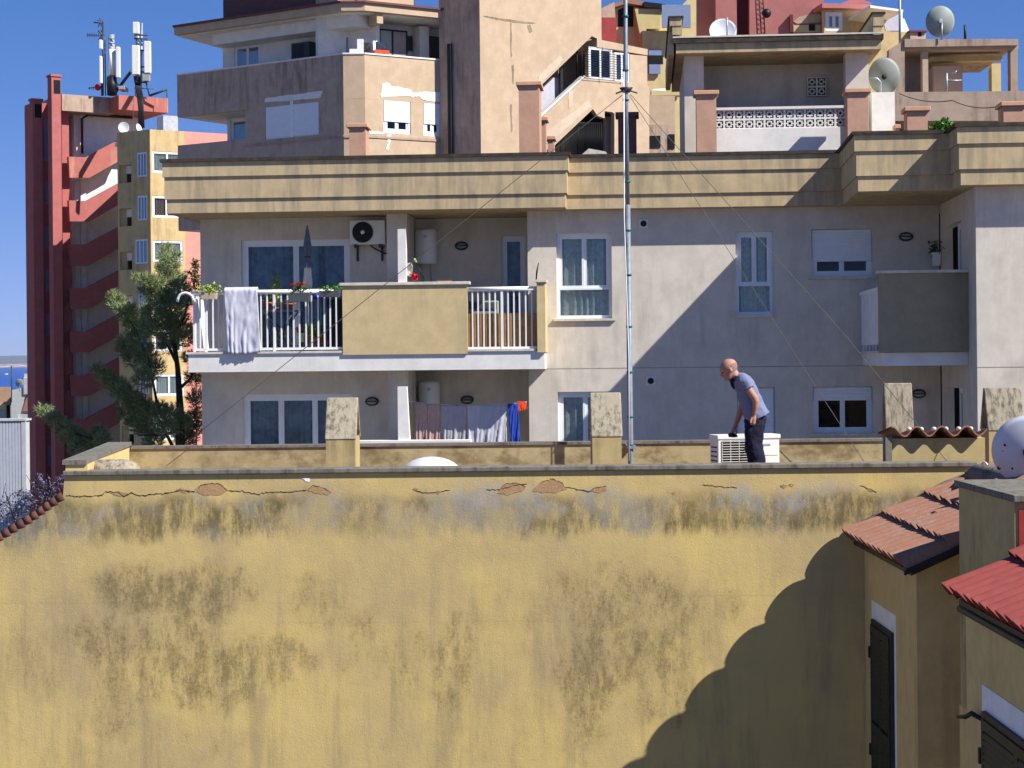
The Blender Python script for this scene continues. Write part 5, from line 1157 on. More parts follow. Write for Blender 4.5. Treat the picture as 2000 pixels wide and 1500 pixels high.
wA = (r_(1150, 125)[0], r_(1196, 125)[0], r_(1172, 155)[1], r_(1172, 93)[1]); wB = (r_(1201, 130)[0], r_(1230, 130)[0], r_(1215, 160)[1], r_(1215, 103)[1])
MB(TR).wallh((r_(1149, 120)[0], r_(1264, 120)[0], r_(1205, 162)[1]-.3, r_(1205, 84)[1]-.35), .001, .22, [wA, wB]).build('bay_wall', 'beige', bb)
MB(TR).ppoly([(1166, 75), (1175, 78), (1265, 96), (1265, 108), (1166, 92)], -.02, 5).build('bay_roof', 'beige', bb)
window(TR, wA, 0, bb, cols=2, sill=False, cur=None, glass='glassr', depth=.0, fw=.05); window(TR, wB, 0, bb, cols=2, sill=False, cur='curtainb', depth=.02, fw=.05)
MB(TR).box(r_(1146, 120, .9)[0], r_(1264, 120, .9)[0], .9, 1.1, 0, r_(1205, 100)[1]).build('dark_core', 'dark', bb)
gr = MB(TR)
for i in range(13): z = wA[2]+.05+(wA[3]-wA[2]-.1)*i/12; gr.tube([TR.w(wA[0]-.35, -.12, z), TR.w(wA[1]+.4, -.12, z)], .008, 4)
for x in (wA[0]-.35, (wA[0]+wA[1])/2, wA[1]+.4): gr.tube([TR.w(x, -.12, wA[2]), TR.w(x, -.12, wA[3])], .012, 4)
gr.build('window_grille', 'black', bb)
MB(TR).ppoly([(1055, 215), (1055, 175), (1077, 151), (1096, 153), (1096, 198), (1075, 219)], .7, .74).build('bed_sheet', 'clav', None, 'pale lavender sheet hanging in the stairwell opening of the beige building', 'laundry')
MB(TR).box(r_(1095, 180, .5)[0], r_(1101, 180, .5)[0], .5, .6, 0, r_(1097, 120, .5)[1]).box(r_(1127, 150, .5)[0], r_(1129, 150, .5)[0], .5, .55, 0, r_(1128, 100, .5)[1]).build('stair_post', 'black', bb)
rg = MB(TR); rx0, rx1 = r_(1082, 270, .1)[0], r_(1176, 270, .1)[0]; n = 24
for i in range(n+1):
    x = rx0+(rx1-rx0)*i/n; top = r_(1082+94*i/n, max(240, 290-50*min(1, i/10)), .1)[1]; rg.tube([TR.w(x, .12, r_(1100, 320)[1]), TR.w(x, .12, top)], .012, 4)
rg.tube([TR.w(rx0, .12, r_(1082, 290, .1)[1]), TR.w(rx0+(rx1-rx0)*.42, .12, r_(1120, 240, .1)[1]), TR.w(rx1, .12, r_(1170, 240, .1)[1])], .02, 5); rg.build('stair_railing', 'black', bb)
MB(TR).box(r_(1181, 260, .5)[0], r_(1200, 260, .5)[0], .5, .6, 0, r_(1190, 228, .5)[1]).build('wall_panel', 'beiged', bb)
# ================= HOUSES BEHIND ON THE HILL
YB = Fr(0, 78, radians(4))
yb = thing('yellow_hill_house', YB.w(5, 0, 0), 'pale yellow hillside house with shaded upper window behind the mast', 'building')
MB(YB).ppoly([(1190, 330), (1190, 80), (1196, 80), (1200, 8), (1226, 2), (1282, 12), (1330, 12), (1350, -8), (1360, -8), (1360, 330)], 0, 6).build('wall', 'bgyellow', yb)
MB(YB).ppoly([(1196, 8), (1228, -2), (1265, 4), (1262, 12), (1226, 6), (1200, 14)], -.5, 6).build('roof', 'tile', yb)
MB(YB).ppoly([(1207, 20), (1228, 8), (1237, 10), (1237, 52), (1207, 52)], -.02, .01).build('window_dark_patch', 'dark', yb)  # flat dark patch; the shade of the window opening is painted
MB(YB).ppoly([(1240, 17), (1290, 17), (1290, 56), (1262, 56), (1262, 88), (1254, 88)], -.55, .0).build('side_block', 'bgyellow', yb)
MB(YB).ppoly([(1258, 3), (1300, 8), (1302, 16), (1258, 14)], -.7, 0).build('eaves', 'dark', yb)
MB(YB).pbox(1293, 9, 1349, 54, -1.3, -1.2).build('blue_sheet', 'bluegrey', yb)
MB(YB).pbox(1267, 97, 1292, 108, -.8, -.7).pbox(1268, 125, 1290, 144, -.81, -.7).build('blue_panel', 'bluegrey', yb)
MB(YB).pbox(1267, 108, 1295, 125, -.82, -.72).build('window_dark_patch', 'dark', yb)  # another flat patch with the opening's shade painted dark
MB(YB).pbox(1255, 60, 1330, 186, -.65, -.05).build('lower_wall', 'bgyellow', yb)
rb_ = thing('red_wall_house', YB.w(1, -2, 0), 'slice of a bright red rendered wall beside the beige stair tower', 'building')
MB(YB).ppoly([(1160, 300), (1160, 34), (1204, 34), (1204, 300)], -2, 1).build('wall', 'redp', rb_)
MB(YB).ppoly([(1166, 20), (1200, 4), (1202, 34), (1166, 34)], -.8, 3).build('upper_wall', 'beiged', rb_)
lowb = thing('low_beige_annex', YB.w(8, -8, 0), 'low stained beige annex wall between the stair tower and the breeze-block rooftop', 'building')
MB(YB).ppoly([(1266, 330), (1266, 186), (1318, 187), (1318, 240), (1318, 330)], -7, -3).build('wall', 'beige', lowb)
MB(YB).pbox(1266, 243, 1318, 330, -7.06, -7.01).build('lower_wall', 'beiged', lowb); MB(YB).pbox(1269, 265, 1290, 288, -7.1, -7.07).build('window', 'dark', lowb); MB(YB).pbox(1306, 262, 1318, 290, -7.1, -7.07).build('window', 'dark', lowb)
MB(YB).tube([YB.w(*q) for q in [(YB.px(1272, 186, -6.9)[0], -6.9, YB.px(1272, 186, -6.9)[1]), (YB.px(1272, 176, -6.9)[0], -6.9, YB.px(1272, 176, -6.9)[1]), (YB.px(1300, 176, -6.9)[0], -6.9, YB.px(1300, 176, -6.9)[1])]], .05, 6).build('pipe_rail', 'white', lowb)
PK = Fr(0, 84, radians(-3)); pk = thing('pink_house', PK.w(11, 0, 0), 'faded pink hillside house with patched plaster behind the rooftop terrace', 'building')
MB(PK).ppoly([(1352, 300), (1352, -60), (1399, -60), (1399, 300)], .6, 4).build('side_wall', 'bgpink', pk)
MB(PK).pbox(1399, -60, 1440, 300, -.4, 4).build('wall', 'bgpink', pk); MB(PK).pbox(1439, -60, 1466, 300, .5, 4.2).build('recess', 'maroon', pk)
MB(PK).ppoly([(1464, 300), (1464, -60), (1609, -60), (1609, 300)], -.5, 4).build('wall', 'bgpink', pk)
MB(PK).pbox(1543, 28, 1549, 63, -.75, -.51).build('drainpipe', 'maroon', pk); fq = MB(PK).ppoly([(1550, 42), (1562, 32), (1600, 26), (1607, 32), (1600, 44), (1556, 46)], -.53, -.5).build('filler_patch', 'beige', pk)
MB(PK).pbox(1550, 49, 1603, 63, -.56, -.51).build('window', 'bgyellow', pk); MB(PK).pbox(1580, 47, 1592, 60, -.6, -.57).build('window', 'dark', pk)
YW = Fr(0, 80, radians(8)); yw = thing('yellow_penthouse', YW.w(14, 0, 0), 'flat yellow penthouse with a white sliding window and pink tiled roof', 'building')
hw = YW.rect(1612, 24, 1646, 60, 0)
MB(YW).wallh((YW.px(1609, 40, 0)[0], YW.px(1740, 40, 0)[0], 10, YW.px(1650, 16, 0)[1]), 0, .3, [hw]).build('wall', 'yellowlit', yw); window(YW, hw, 0, yw, cols=2, sill=False, fw=.1, depth=.02)
MB(YW).box(YW.px(1609, 40, 0)[0], YW.px(1740, 40, 0)[0], 1, 5, 10, YW.px(1650, 16, 0)[1]).build('dark_core', 'dark', yw)
MB(YW).pbox(1606, 7, 1702, 16, -.5, 5).build('roof', 'bgpink', yw); MB(YW).ppoly([(1640, 7), (1660, 0), (1680, -2), (1705, 7)], .2, 4).build('hip_roof', 'bgpink', yw)
pw = thing('ochre_terrace_house', YW.w(18, -3, 0), 'plain ochre terrace wall below the white canopy on the right', 'building')
MB(YW).ppoly([(1690, 240), (1690, 62), (1779, 62), (1779, 240)], -3, 2).build('wall', 'yellowlit', pw); c = MB(YW).pbox(1779, 61, 1809, 240, -3.2, -1).build('chimney', 'beiged', pw); MB(YW).pbox(1777, 59, 1811, 62, -3.3, -.9).build('chimney_cap', 'maroon', c); MB(YW).pbox(1793, 62.5, 1800, 71, -3.21, -3.19).build('flue_hole', 'dark', c)
cn = thing('terrace_canopy', YW.w(19, -2, 20), 'white framed terrace canopy with pale side curtains against the sky', 'canopy')
MB(YW).ppoly([(1700, 10), (1764, 19), (1764, 23), (1700, 15)], -3, 1).build('roof_panel', 'white', cn); MB(YW).pbox(1757, 22, 1763, 62, -3, -2.9).build('post', 'white', cn); MB(YW).ppoly([(1763, 36), (1766, 36), (1777, 62), (1763, 62)], -3, -2.95).build('side_curtain', 'white', cn)
MB(YW).ppoly([(1725, 40), (1757, 26), (1757, 60), (1730, 60)], -1, -.9).build('curtain', 'clav', cn)
# lattice mast and poles
t = thing('lattice_mast', PK.w(11, -6, 14), 'rusty triangular lattice mast in front of the pink house', 'mast')
def q(x, y, d=-6, F=PK): a = F.px(x, y, d); return F.w(a[0], d, a[1])
mb = MB(); L1, L2 = [q(1473, -60), q(1479, 66)], [q(1487, -60), q(1494, 66)]; Lb = [q(1479, -60, -5.7), q(1487, 66, -5.7)]
for l in (L1, L2, Lb): mb.tube(l, .03, 5)
for i in range(13):
    a, b_ = L1[0].lerp(L1[1], i/13), L2[0].lerp(L2[1], (i+1)/13); mb.tube([a, b_], .018, 4); mb.tube([b_, L1[0].lerp(L1[1], (i+1)/13)], .018, 4)
mb.build('lattice', plain('rust', '5e3a34', rough=.8), t); mb = MB(); mb.box(PK.px(1494, 26, -6)[0], PK.px(1501, 26, -6)[0], -6.2, -5.9, PK.px(1497, 31, -6)[1], PK.px(1497, 20, -6)[1]) if False else mb.ball(q(1497, 26), .2, 10, 8); mb.build('radio_unit', 'black', t)
for x, y0, y1, Y, r_2, lb_ in ((1757.5, -20, 80, 62, .04, 'thin white pole standing by the canopy above the ochre terrace wall'), (1885, 49, 76, 48, .035, 'short dark rod standing on the concrete pergola roof')):
    MB().tube([P(x, y0, Y), P(x, y1, Y)], r_2, 6).build('pole', 'galv' if x < 1800 else 'darkgrey', None, lb_, 'pole')
# concrete pergola house on the right
GP = Fr(0, 50, radians(-2)); gp = thing('concrete_roof_pavilion', GP.w(12, 0, 0), 'weathered tan concrete roof pavilion with open bays showing sky', 'building')
MB(GP).ppoly([(1767, 76), (1989, 76), (1989, 88), (1767, 92)], -.15, 4.6).build('roof_slab', 'tanlip', gp)
mb = MB(GP); mb.ppoly([(1767, 92), (1989, 88), (1989, 96), (1767, 99)], 0, .3); mb.build('front_beam', 'beige', gp)
MB(GP).pbox(1802, 98, 1813, 182, .0, .3).build('column', 'beige', gp); MB(GP).pbox(1974, 96, 1988, 182, 0, .35).build('column', 'tanlip', gp)
MB(GP).pbox(1937, 124, 1955, 182, 3.4, 3.8).build('column', 'bgyellow', gp)
MB(GP).pbox(1816, 110, 1958, 119, .9, 1.2).build('inner_beam', 'bgyellow', gp); MB(GP).pbox(1815, 119, 1880, 182, 3.0, 3.3).build('back_wall', 'beige', gp); MB(GP).pbox(1767, 98, 1815, 182, 1.6, 1.9).build('back_wall', 'tanlip', gp)
MB(GP).ppoly([(1736, 97), (1767, 78), (1767, 182), (1736, 182)], -.1, .2).build('side_wall', 'tanlip', gp)
MB(GP).pbox(1823, 129, 1877, 182, .6, 2.8).build('stair_box', 'beige', gp)
MB(GP).ppoly([(1690, 236), (1690, 183), (1742, 180), (2060, 177), (2060, 236)], -.5, -.3).build('parapet', 'tanlip', gp)
MB(GP).box(GP.px(1735, 236, 0)[0], GP.px(2060, 236, 0)[0], -.29, 6, GP.px(1900, 240, 0)[1], GP.px(1900, 184, 0)[1]).build('upper_floor', 'tanlip', gp)
MB(GP).pbox(1690, 238, 1995, 330, 1.5, 6).build('lower_wall', 'bgyellow', gp); MB(GP).pbox(1753, 243, 1771, 330, 1.4, 1.49).build('opening', 'dark', gp)
mb = MB(); ap = lambda x, y: P(x, y, 49.2); mb.tube([ap(1849, 182), ap(1849, 143)], .03, 6).tube([ap(1849, 145), ap(1866, 142), ap(1868, 138)], .015, 5).tube([ap(1849, 158), ap(1878, 157)], .02, 5)
for k in range(6): mb.tube([ap(1853+4.5*k, 155), ap(1853+4.5*k, 160)], .008, 4)
mb.build('tv_antenna', 'galv', None, 'small television antenna on the tan pavilion parapet', 'antenna')
wire([P(1757, 183, 46), P(1860, 196, 44), P(1955, 207, 40)], .012, 'thin dark cable sagging across the tan parapet on the right', .1)
# dishes on the roofs
c = P(1836, 42, 49.5); dish(c, .375, (.12, 1, .12), .12, 'grey satellite dish standing high against the sky on the tan pavilion', pole=[c+Vector((.02, -.12, -.02)), c+Vector((.02, -.12, -.5)), P(1837, 77, 49.4)], mat='dishg', ry=.41, lnb=False, hubcol='dish')
c = P(1727, 148, 37.2); dish(c, .31, (.25, 1, .35), .12, 'worn grey satellite dish with black bracket on two curved pipes beside a peach chimney', pole=[P(1700, 152, 37), P(1713, 153, 37), P(1720, 160, 37), P(1719.5, 262, 37)], mat='dishg', ry=.37, lnb=False, hubcol='black')
MB().tube([P(1702, 185, 37.3), P(1702, 262, 37.3)], .035, 10).build('pipe', 'white', None, 'straight white pipe standing left of the worn dish on the roof', 'pipe')
c = P(1412, 60, 38.6); dish(c, .28, (-.05, -1, .3), .08, 'white satellite dish half hidden behind the tower roof edge', pole=[P(1420, 34, 38.2), P(1420, 70, 38.2)], lnb=False)

M['wsh0'] = plain('dull_white_box', 'a9adb4', rough=.8)
# ================= RED AND YELLOW TOWER ON THE LEFT
RF = Fr(P(134, 300, 108).x, 108, radians(33))
rt = thing('red_tower_block', RF.w(0, 2, 0), 'tall dark red and ochre apartment tower with outside stairs on the left', 'building')
rq = lambda x, y, d=0: RF.px(x, y, d)
def pier(x0, x1, y, d, dep, name='pier', mat='rsalmon'):
    a0, a1 = rq(x0, 400, d)[0], rq(x1, 400, d)[0]; z = rq(x0, y, d)[1]
    p_ = MB(RF).box(a0, a1, d, d+dep, 0, z).build(name, mat, rt); MB(RF).box(a0-.06, a1+.06, d-.06, d+dep+.06, z, z+.12).build('cap', 'rsalmon', p_)
    xm = (a0+a1)/2; MB(RF).box(xm-.15, xm+.25, d-.012, d-.002, z-1.0, z-.2).build('flue_hole', 'dark', p_)
pier(65, 84, 196, 1.6, .5); pier(103, 121, 149, 0, .7)
MB(RF).box(rq(66, 300, 2.4)[0], rq(106, 300, 2.4)[0], 2.4, 4, 0, rq(95, 202, 2.4)[1]).build('wall', 'rsalmon', rt)
MB(RF).box(rq(99, 300, .72)[0], rq(110, 300, .72)[0], .72, 1.1, 0, rq(105, 200, .72)[1]).build('wall', 'rsalmon', rt)
MB(RF).box(rq(121, 300, .9)[0], rq(135, 300, .9)[0], .9, 1.6, 0, rq(128, 217, .9)[1]).build('wall', 'rsalmon', rt)
MB(RF).box(rq(111, 300, 1.5)[0], rq(122, 300, 1.5)[0], 1.75, 2.2, 0, rq(117, 192, 1.5)[1]).build('wall', 'rsalmon', rt)
for k in range(9):
    y0 = 232+k*85.5; h = 78 if k == 0 else 40
    a0, a1, z0, z1 = RF.rect(87+k*.9, y0+(0 if k == 0 else 44-6), 97+k*.9, y0+(83 if k == 0 else 82), 2.38); MB(RF).box(a0, a1, 2.34, 2.39, z0, z1).build('slit_window', 'bluegrey', rt)
# roof slabs
MB(RF).box(rq(121, 200, 0.2)[0], rq(224, 200, .2)[0], .2, 7, rq(170, 219, .2)[1], rq(170, 187, .2)[1]).build('roof_slab', 'tanlip', rt)
a0, a1 = rq(232, 200, -1.3)[0], rq(328, 200, -1.3)[0]
MB(RF).box(a0, a1, -1.3, 5, rq(280, 217, -1.3)[1], rq(280, 189, -1.3)[1]).build('roof_slab', 'salmon', rt)
# stair void
MB(RF).box(rq(146, 400, 1.7)[0], rq(262, 300, 3.2)[0], 1.7, 2.0, 0, rq(200, 222, 3.2)[1]).build('stair_back_wall', 'whitewall', rt)
MB(RF).box(rq(140, 400, 2.4)[0], rq(161, 300, 2.4)[0], 3.3, 3.6, 0, rq(150, 222, 2.4)[1]).build('stair_side_wall', 'whitewall', rt)
MB(RF).box(rq(150, 400, 2.2)[0], rq(160, 400, 2.2)[0], 1.5, 3.3, 0, rq(155, 222, 2.2)[1]).build('stair_core', 'whitewall', rt)
for k in range(8):
    y = 306+85.3*k
    MB(RF).ppoly([(134+k*.5, y), (168, y+1), (244, y-40), (244, y+2), (175, y+41), (136+k*.5, y+41)], .3, .6).build('stair_parapet', 'salmon' if k == 0 else 'rsalmon', rt)
    MB(RF).ppoly([(136, y+30), (172, y+30), (240, y-6), (240, y+2), (174, y+41), (136, y+41)], .61, 1.5).build('stair_flight', 'whitewall', rt)
mb = MB(RF); mb.tube([RF.w(rq(160, 245, 1.2)[0], 1.2, rq(160, 300, 1.2)[1]), RF.w(rq(160, 245, 1.2)[0], 1.2, rq(160, 232, 1.2)[1]), RF.w(rq(172, 225, 1.2)[0], 1.2, rq(172, 224, 1.2)[1]), RF.w(rq(258, 230, 1.2)[0], 1.2, rq(258, 230, 1.2)[1])], .09, 6); mb.build('ceiling_duct', 'black', rt)
# yellow wing
cY = P(293, 300, 99); YL = Fr(cY.x, 99, radians(-33.7)); YR = Fr(cY.x, 99, radians(31))
ztY = YR.px(300, 253, 0)[1]
yl = lambda x, y: YL.px(x, y, 0); aL = yl(229, 300)[0]
holes = []
lrec = []; wrec = []
lw0 = YL.w(aL, 0, 0); MB().box(lw0.x+.02, lw0.x+.5, lw0.y+.05, 114.0, 0, ztY).build('party_or_blocker_wall', 'yellowlit', rt)  # added wall, hidden from view, keeps the sun off the stair void
for k in range(7):
    y = 85*k
    x0 = yl(232, 300)[0]; x1 = yl(256, 300)[0]; lrec.append((x0, x1, yl(245, 357+y)[1], yl(245, 322+y)[1]))
    wrec.append((yl(267 if k != 2 else 262, 300)[0], -.25, yl(281, 345+y)[1], yl(281, 297+y)[1]))
MB(YL).wallh((aL, -.002, 0, ztY), 0, .4, lrec+wrec).build('side_wall', 'yellowlit', rt)
MB(YL).box(aL+.1, -.5, 1.9, 6, 0, ztY-.1).build('dark_core', 'dark', rt)
for k in range(7): MB(YL).box(lrec[k][0]+.01, lrec[k][1]-.01, .3, .8, lrec[k][3]-.45, lrec[k][3]-.02).build('blind_box', 'whitewall', rt)
for k in range(7): window(YL, wrec[k], 0, rt, cols=3, sill=False, cur=('curtainb' if k != 0 else 'cpink'), fw=.05, depth=.02, glass='glassr')
vr = []
a2 = YR.px(360, 300, 0)[0]
for k in range(7):
    y = 87*k; vr.append((YR.px(297, 316, 0)[0], YR.px((356, 352, 355)[k % 3], 316, 0)[0], YR.px(320, 338+y+(0 if k else 0), 0)[1], YR.px(320, 296+y, 0)[1]))
MB(YR).wallh((.001, a2, 0, ztY), 0, .4, vr).build('front_wall', 'yellowlit', rt)
for k in range(7): window(YR, vr[k], 0, rt, cols=2, sill=False, cur=('curtain', 'cpink', 'curtain')[k % 3], fw=.07, depth=.02)
MB(YR).box(-.0, a2, 1.0, 1.2, 0, ztY-.1).build('dark_core', 'dark', rt)
MB(YR).box(a2, a2+9, .6, 5, 0, YR.px(400, 259, .6)[1]).build('pink_wall', 'pinkl', rt)
MB(YR).box(.1, a2, .41, 6, ztY-.3, ztY-.1).build('roof_deck', 'whitewall', rt)
wx = YR.px(319, 250, 2)[0]; MB(YR).box(wx, wx+.85, 2, 3, ztY-.2, YR.px(333, 226, 2)[1]).build('roof_box', 'wsh0', rt)
# ---- antennas on the tower roof
ZR = rq(280, 189, 1)[1]
def am(name, label, loc, cat='antenna'): return thing(name, loc, label, cat)
def Q(x, y, Y=109): return P(x, y, Y)
def panel(x0, y0, x1, y1, Y, par, nm='panel_antenna'):
    a, b_ = P(x0, y0, Y), P(x1, y1, Y); mb = MB(); mb.box(a.x, b_.x, Y-.15, Y+.15, b_.z, a.z); mb.build(nm, 'acw', par, bevel=.03)
m1 = am('cell_mast', 'right-hand rooftop mast carrying white panel antennas and thick black cables', Q(267, 189)); 
MB().tube([Q(267, 189), Q(269, 55)], .11, 8).tube([Q(275, 189), Q(277, 45)], .07, 6).build('pole', 'galv', m1)
panel(260, 43.5, 272, 66, 108.5, m1); panel(258, 89, 273, 146, 108.4, m1); panel(282, 81, 295, 143, 108.6, m1)
cb_ = MB(); rnd = random.Random(5)
for k in range(9): cb_.tube([Q(262+k*1.2, 146+rnd.random()*4, 108.7), Q(266+k*.9, 168, 108.8), Q(269+k*1.1, 186, 106.5), Q(272+k*.9, 215, 106.3), Q(272+k*1.1, 250, 106.2)], .06, 5)
cb_.build('cable_bundle', 'black', m1)
br = MB()
for y in (68, 75, 98, 130, 140, 160): br.tube([Q(262, y, 108.7), Q(288, y+1, 108.8)], .05, 5)
br.build('bracket', 'darkgrey', m1); MB().tube([Q(224, 182), Q(258, 137)], .1, 6).build('strut', 'darkgrey', m1)
MB().box(Q(282, 145).x, Q(294, 160).x, 108.5, 109, Q(286, 160).z, Q(286, 145).z).build('radio_unit', 'dishg', m1); 
m2 = am('cell_mast', 'middle rooftop mast with a clad tube and one slim white panel antenna', Q(218, 187))
MB().tube([Q(217.5, 187), Q(217.5, 68)], .17, 10).tube([Q(224, 187), Q(222, 67)], .05, 6).build('pole', 'galv', m2); MB().tube([Q(219, 148, 108.7), Q(219, 96, 108.7)], .2, 10).build('sleeve', 'acw', m2)
panel(227, 92, 235, 152, 108.5, m2); MB().tube([Q(214, 182), Q(208, 160), Q(213, 152)], .05, 5).tube([Q(222, 152), Q(232, 168)], .06, 5).build('brace', 'acw', m2)
lad = MB()
for k in range(12): lad.tube([Q(212, 76+9*k, 108.8), Q(225, 76+9*k, 108.8)], .03, 4)
lad.build('rungs', 'darkgrey', m2); MB().tube([Q(219, 186, 108.7), Q(218, 150, 108.7)], .3, 8).build('cable_bundle', 'black', m2)
m3 = am('tv_antenna_mast', 'left-hand thin rooftop mast with two comb-like television antennas', Q(201, 187))
MB().tube([Q(201, 187), Q(201, 42)], .06, 6).tube([Q(206, 187), Q(205, 78)], .04, 6).build('pole', 'darkgrey', m3); panel(194.5, 110, 200, 163, 108.6, m3); panel(194, 78, 200, 96, 108.6, m3)
ya = MB(); ya.tube([Q(170, 68), Q(204, 69)], .03, 4)
for k in range(7): ya.tube([Q(171+3.6*k, 64-(k == 3)*1, 109), Q(171+3.6*k, 72+(k == 3)*1, 109)], .022, 4)
ya.tube([Q(192, 60), Q(199, 69), Q(192, 79)], .05, 4); ya.tube([Q(197, 59), Q(203, 68), Q(197, 78)], .04, 4); ya.tube([Q(183, 44), Q(201, 45)], .05, 4)
for a in ((195, 34, 198, 52), (190, 40, 194, 40), (192, 52, 199, 38)): ya.tube([Q(a[0], a[1]), Q(a[2], a[3])], .03, 4)
ya.build('comb_antenna', 'darkgrey', m3)
m4 = am('yagi_antenna', 'small yagi antenna with a red centre low on the tower roof', Q(197, 187)); ya = MB(); ya.tube([Q(172, 172.5), Q(199, 169)], .03, 4)
for k in range(6): ya.tube([Q(174+4*k, 169.5, 109), Q(176+4*k, 176, 109)], .02, 4)
ya.tube([Q(199, 187), Q(199, 160)], .05, 5); ya.build('boom', 'darkgrey', m4); MB().ball(Q(191, 170.5), .2, 8, 6).build('dipole', 'geran', m4)
MB().box(Q(234, 170).x, Q(247, 170).x, 108.5, 109.6, ZR, Q(240, 170).z).build('equipment_cabinet', 'dishg', None, 'grey equipment cabinet on the red tower roof between the masts', 'cabinet', bevel=.03)
mb = MB(); mb.tube([Q(292, 187), Q(325, 175)], .07, 5).tube([Q(326, 190), Q(326, 174)], .03, 4).tube([Q(262, 172), Q(300, 174)], .03, 4).tube([Q(285, 160), Q(292, 187)], .05, 4); mb.build('antenna_boom', 'darkgrey', None, 'fallen dark antenna boom sloping off the right end of the red tower roof', 'antenna')
c = P(241.5, 249, 103); dish(c, .30, (.15, -1, .1), .08, 'round white satellite dish facing the viewer on the yellow wing roof', pole=[P(260, 250, 103), P(260, 190, 103), P(260, 262, 103)], ry=.31, lnb=False)
c = P(272, 251, 103.5); dish(c, .2, (.8, -.6, .4), .12, 'tilted white satellite dish seen edge-on beside the rooftop cables', pole=[c, c+Vector((0, 0, -.7))], lnb=False, ry=.3)

# ================= LOW HOUSES, LEFT EDGE
HF = Fr(P(0, 900, 46).x, 46, 0)
M['ribw'] = plain('ribbed_white', 'a6adb8', rough=.7, var=.05); M['wsh'] = plaster('dull_whitewash', 'b0b2b4', dirt='8a8680', amt=.3)
ws = thing('white_ribbed_house', HF.w(-.5, 2, 0), 'white house wall clad in fine vertical ribs at the left edge', 'building')
ha0 = P(-120, 900, 46).x-HF.o.x; ha1 = P(49, 900, 46).x-HF.o.x; hz1 = P(20, 822, 46).z
corr(HF, ha0, ha1-.02, 0, hz1, 0, .075, .02, horizontal=False, name='ribbed_cladding', mat='ribw', parent=ws, th=.02)
MB(HF).box(ha0, ha1, .03, .45, 0, hz1).box(ha1-.08, ha1+.03, -.03, .029, 0, hz1).build('wall', 'wsh', ws); MB(HF).box(ha0, ha1+.04, -.05, .5, hz1, hz1+.05).build('coping', 'wsh', ws)
w3 = thing('whitewashed_house', P(30, 820, 128), 'whitewashed house with a tiled lean-to roof and a pointed chimney near the sea', 'building')
F3 = Fr(P(0, 800, 128).x, 128, 0); p3 = lambda x, y, d=0: F3.px(x, y, d)
MB(F3).ppoly([(22, 900), (22, 762), (44, 757), (54, 762), (36, 808), (36, 900)], 0, 5).build('wall', 'wsh', w3)
MB(F3).ppoly([(36, 812), (54, 757), (62, 757), (80, 800), (80, 900), (36, 900)], .2, 5).build('gable', 'wsh', w3)
MB(F3).ppoly([(44, 803), (58, 756), (80, 756), (80, 805)], .1, .19).build('tiled_roof', 'tile', w3)
MB(F3).pbox(46, 738, 57, 770, -.1, .6).build('chimney', 'wsh', w3); MB(F3).pbox(47, 730, 55, 738, 0, .5).build('chimney_cap', 'stone', w3); MB(F3).pbox(57, 748, 66, 758, 0, .6).build('ledge', 'wsh', w3)
MB(F3).pbox(-60, 756, 20, 792, 1.5, 1.9).build('tiled_roof', plaster('sandy_tiles', 'b09078', dirt='7c5a48', amt=.6, vs=3), w3); MB(F3).pbox(-60, 790, 14, 900, 1.4, 1.49).build('wall', 'wsh', w3); MB(F3).pbox(-60, 790, 16, 801, 1.3, 1.39).build('fascia', 'bgyellow', w3); MB(F3).pbox(13, 791, 20, 900, 1.2, 1.29).build('doorway', 'dark', w3)
MB(F3).pbox(56, 806, 100, 900, -3, -1).build('yellow_wall', 'bgyellow', w3)
c = P(38, 748, 126); dish(c, .28, (.2, 1, .1), .04, 'small grey satellite dish beside the pointed white chimney near the sea', pole=[c, c-Vector((0, 0, .6))], mat='dishg', lnb=False)
MB().tube([P(22.5, 714, 125), P(22, 786, 125)], .045, 5).build('pole', 'darkgrey', None, 'thin dark pole rising against the sea at the left edge', 'pole')
MB().loft([(Vector((P(11, 719, 2600).x-3, 2600, -.4)), 1, 1), (Vector((P(11, 719, 2600).x+3, 2600, -.4)), 2, 2)], 6).build('boat', 'wsh', None, 'tiny white boat on the blue bay', 'boat')

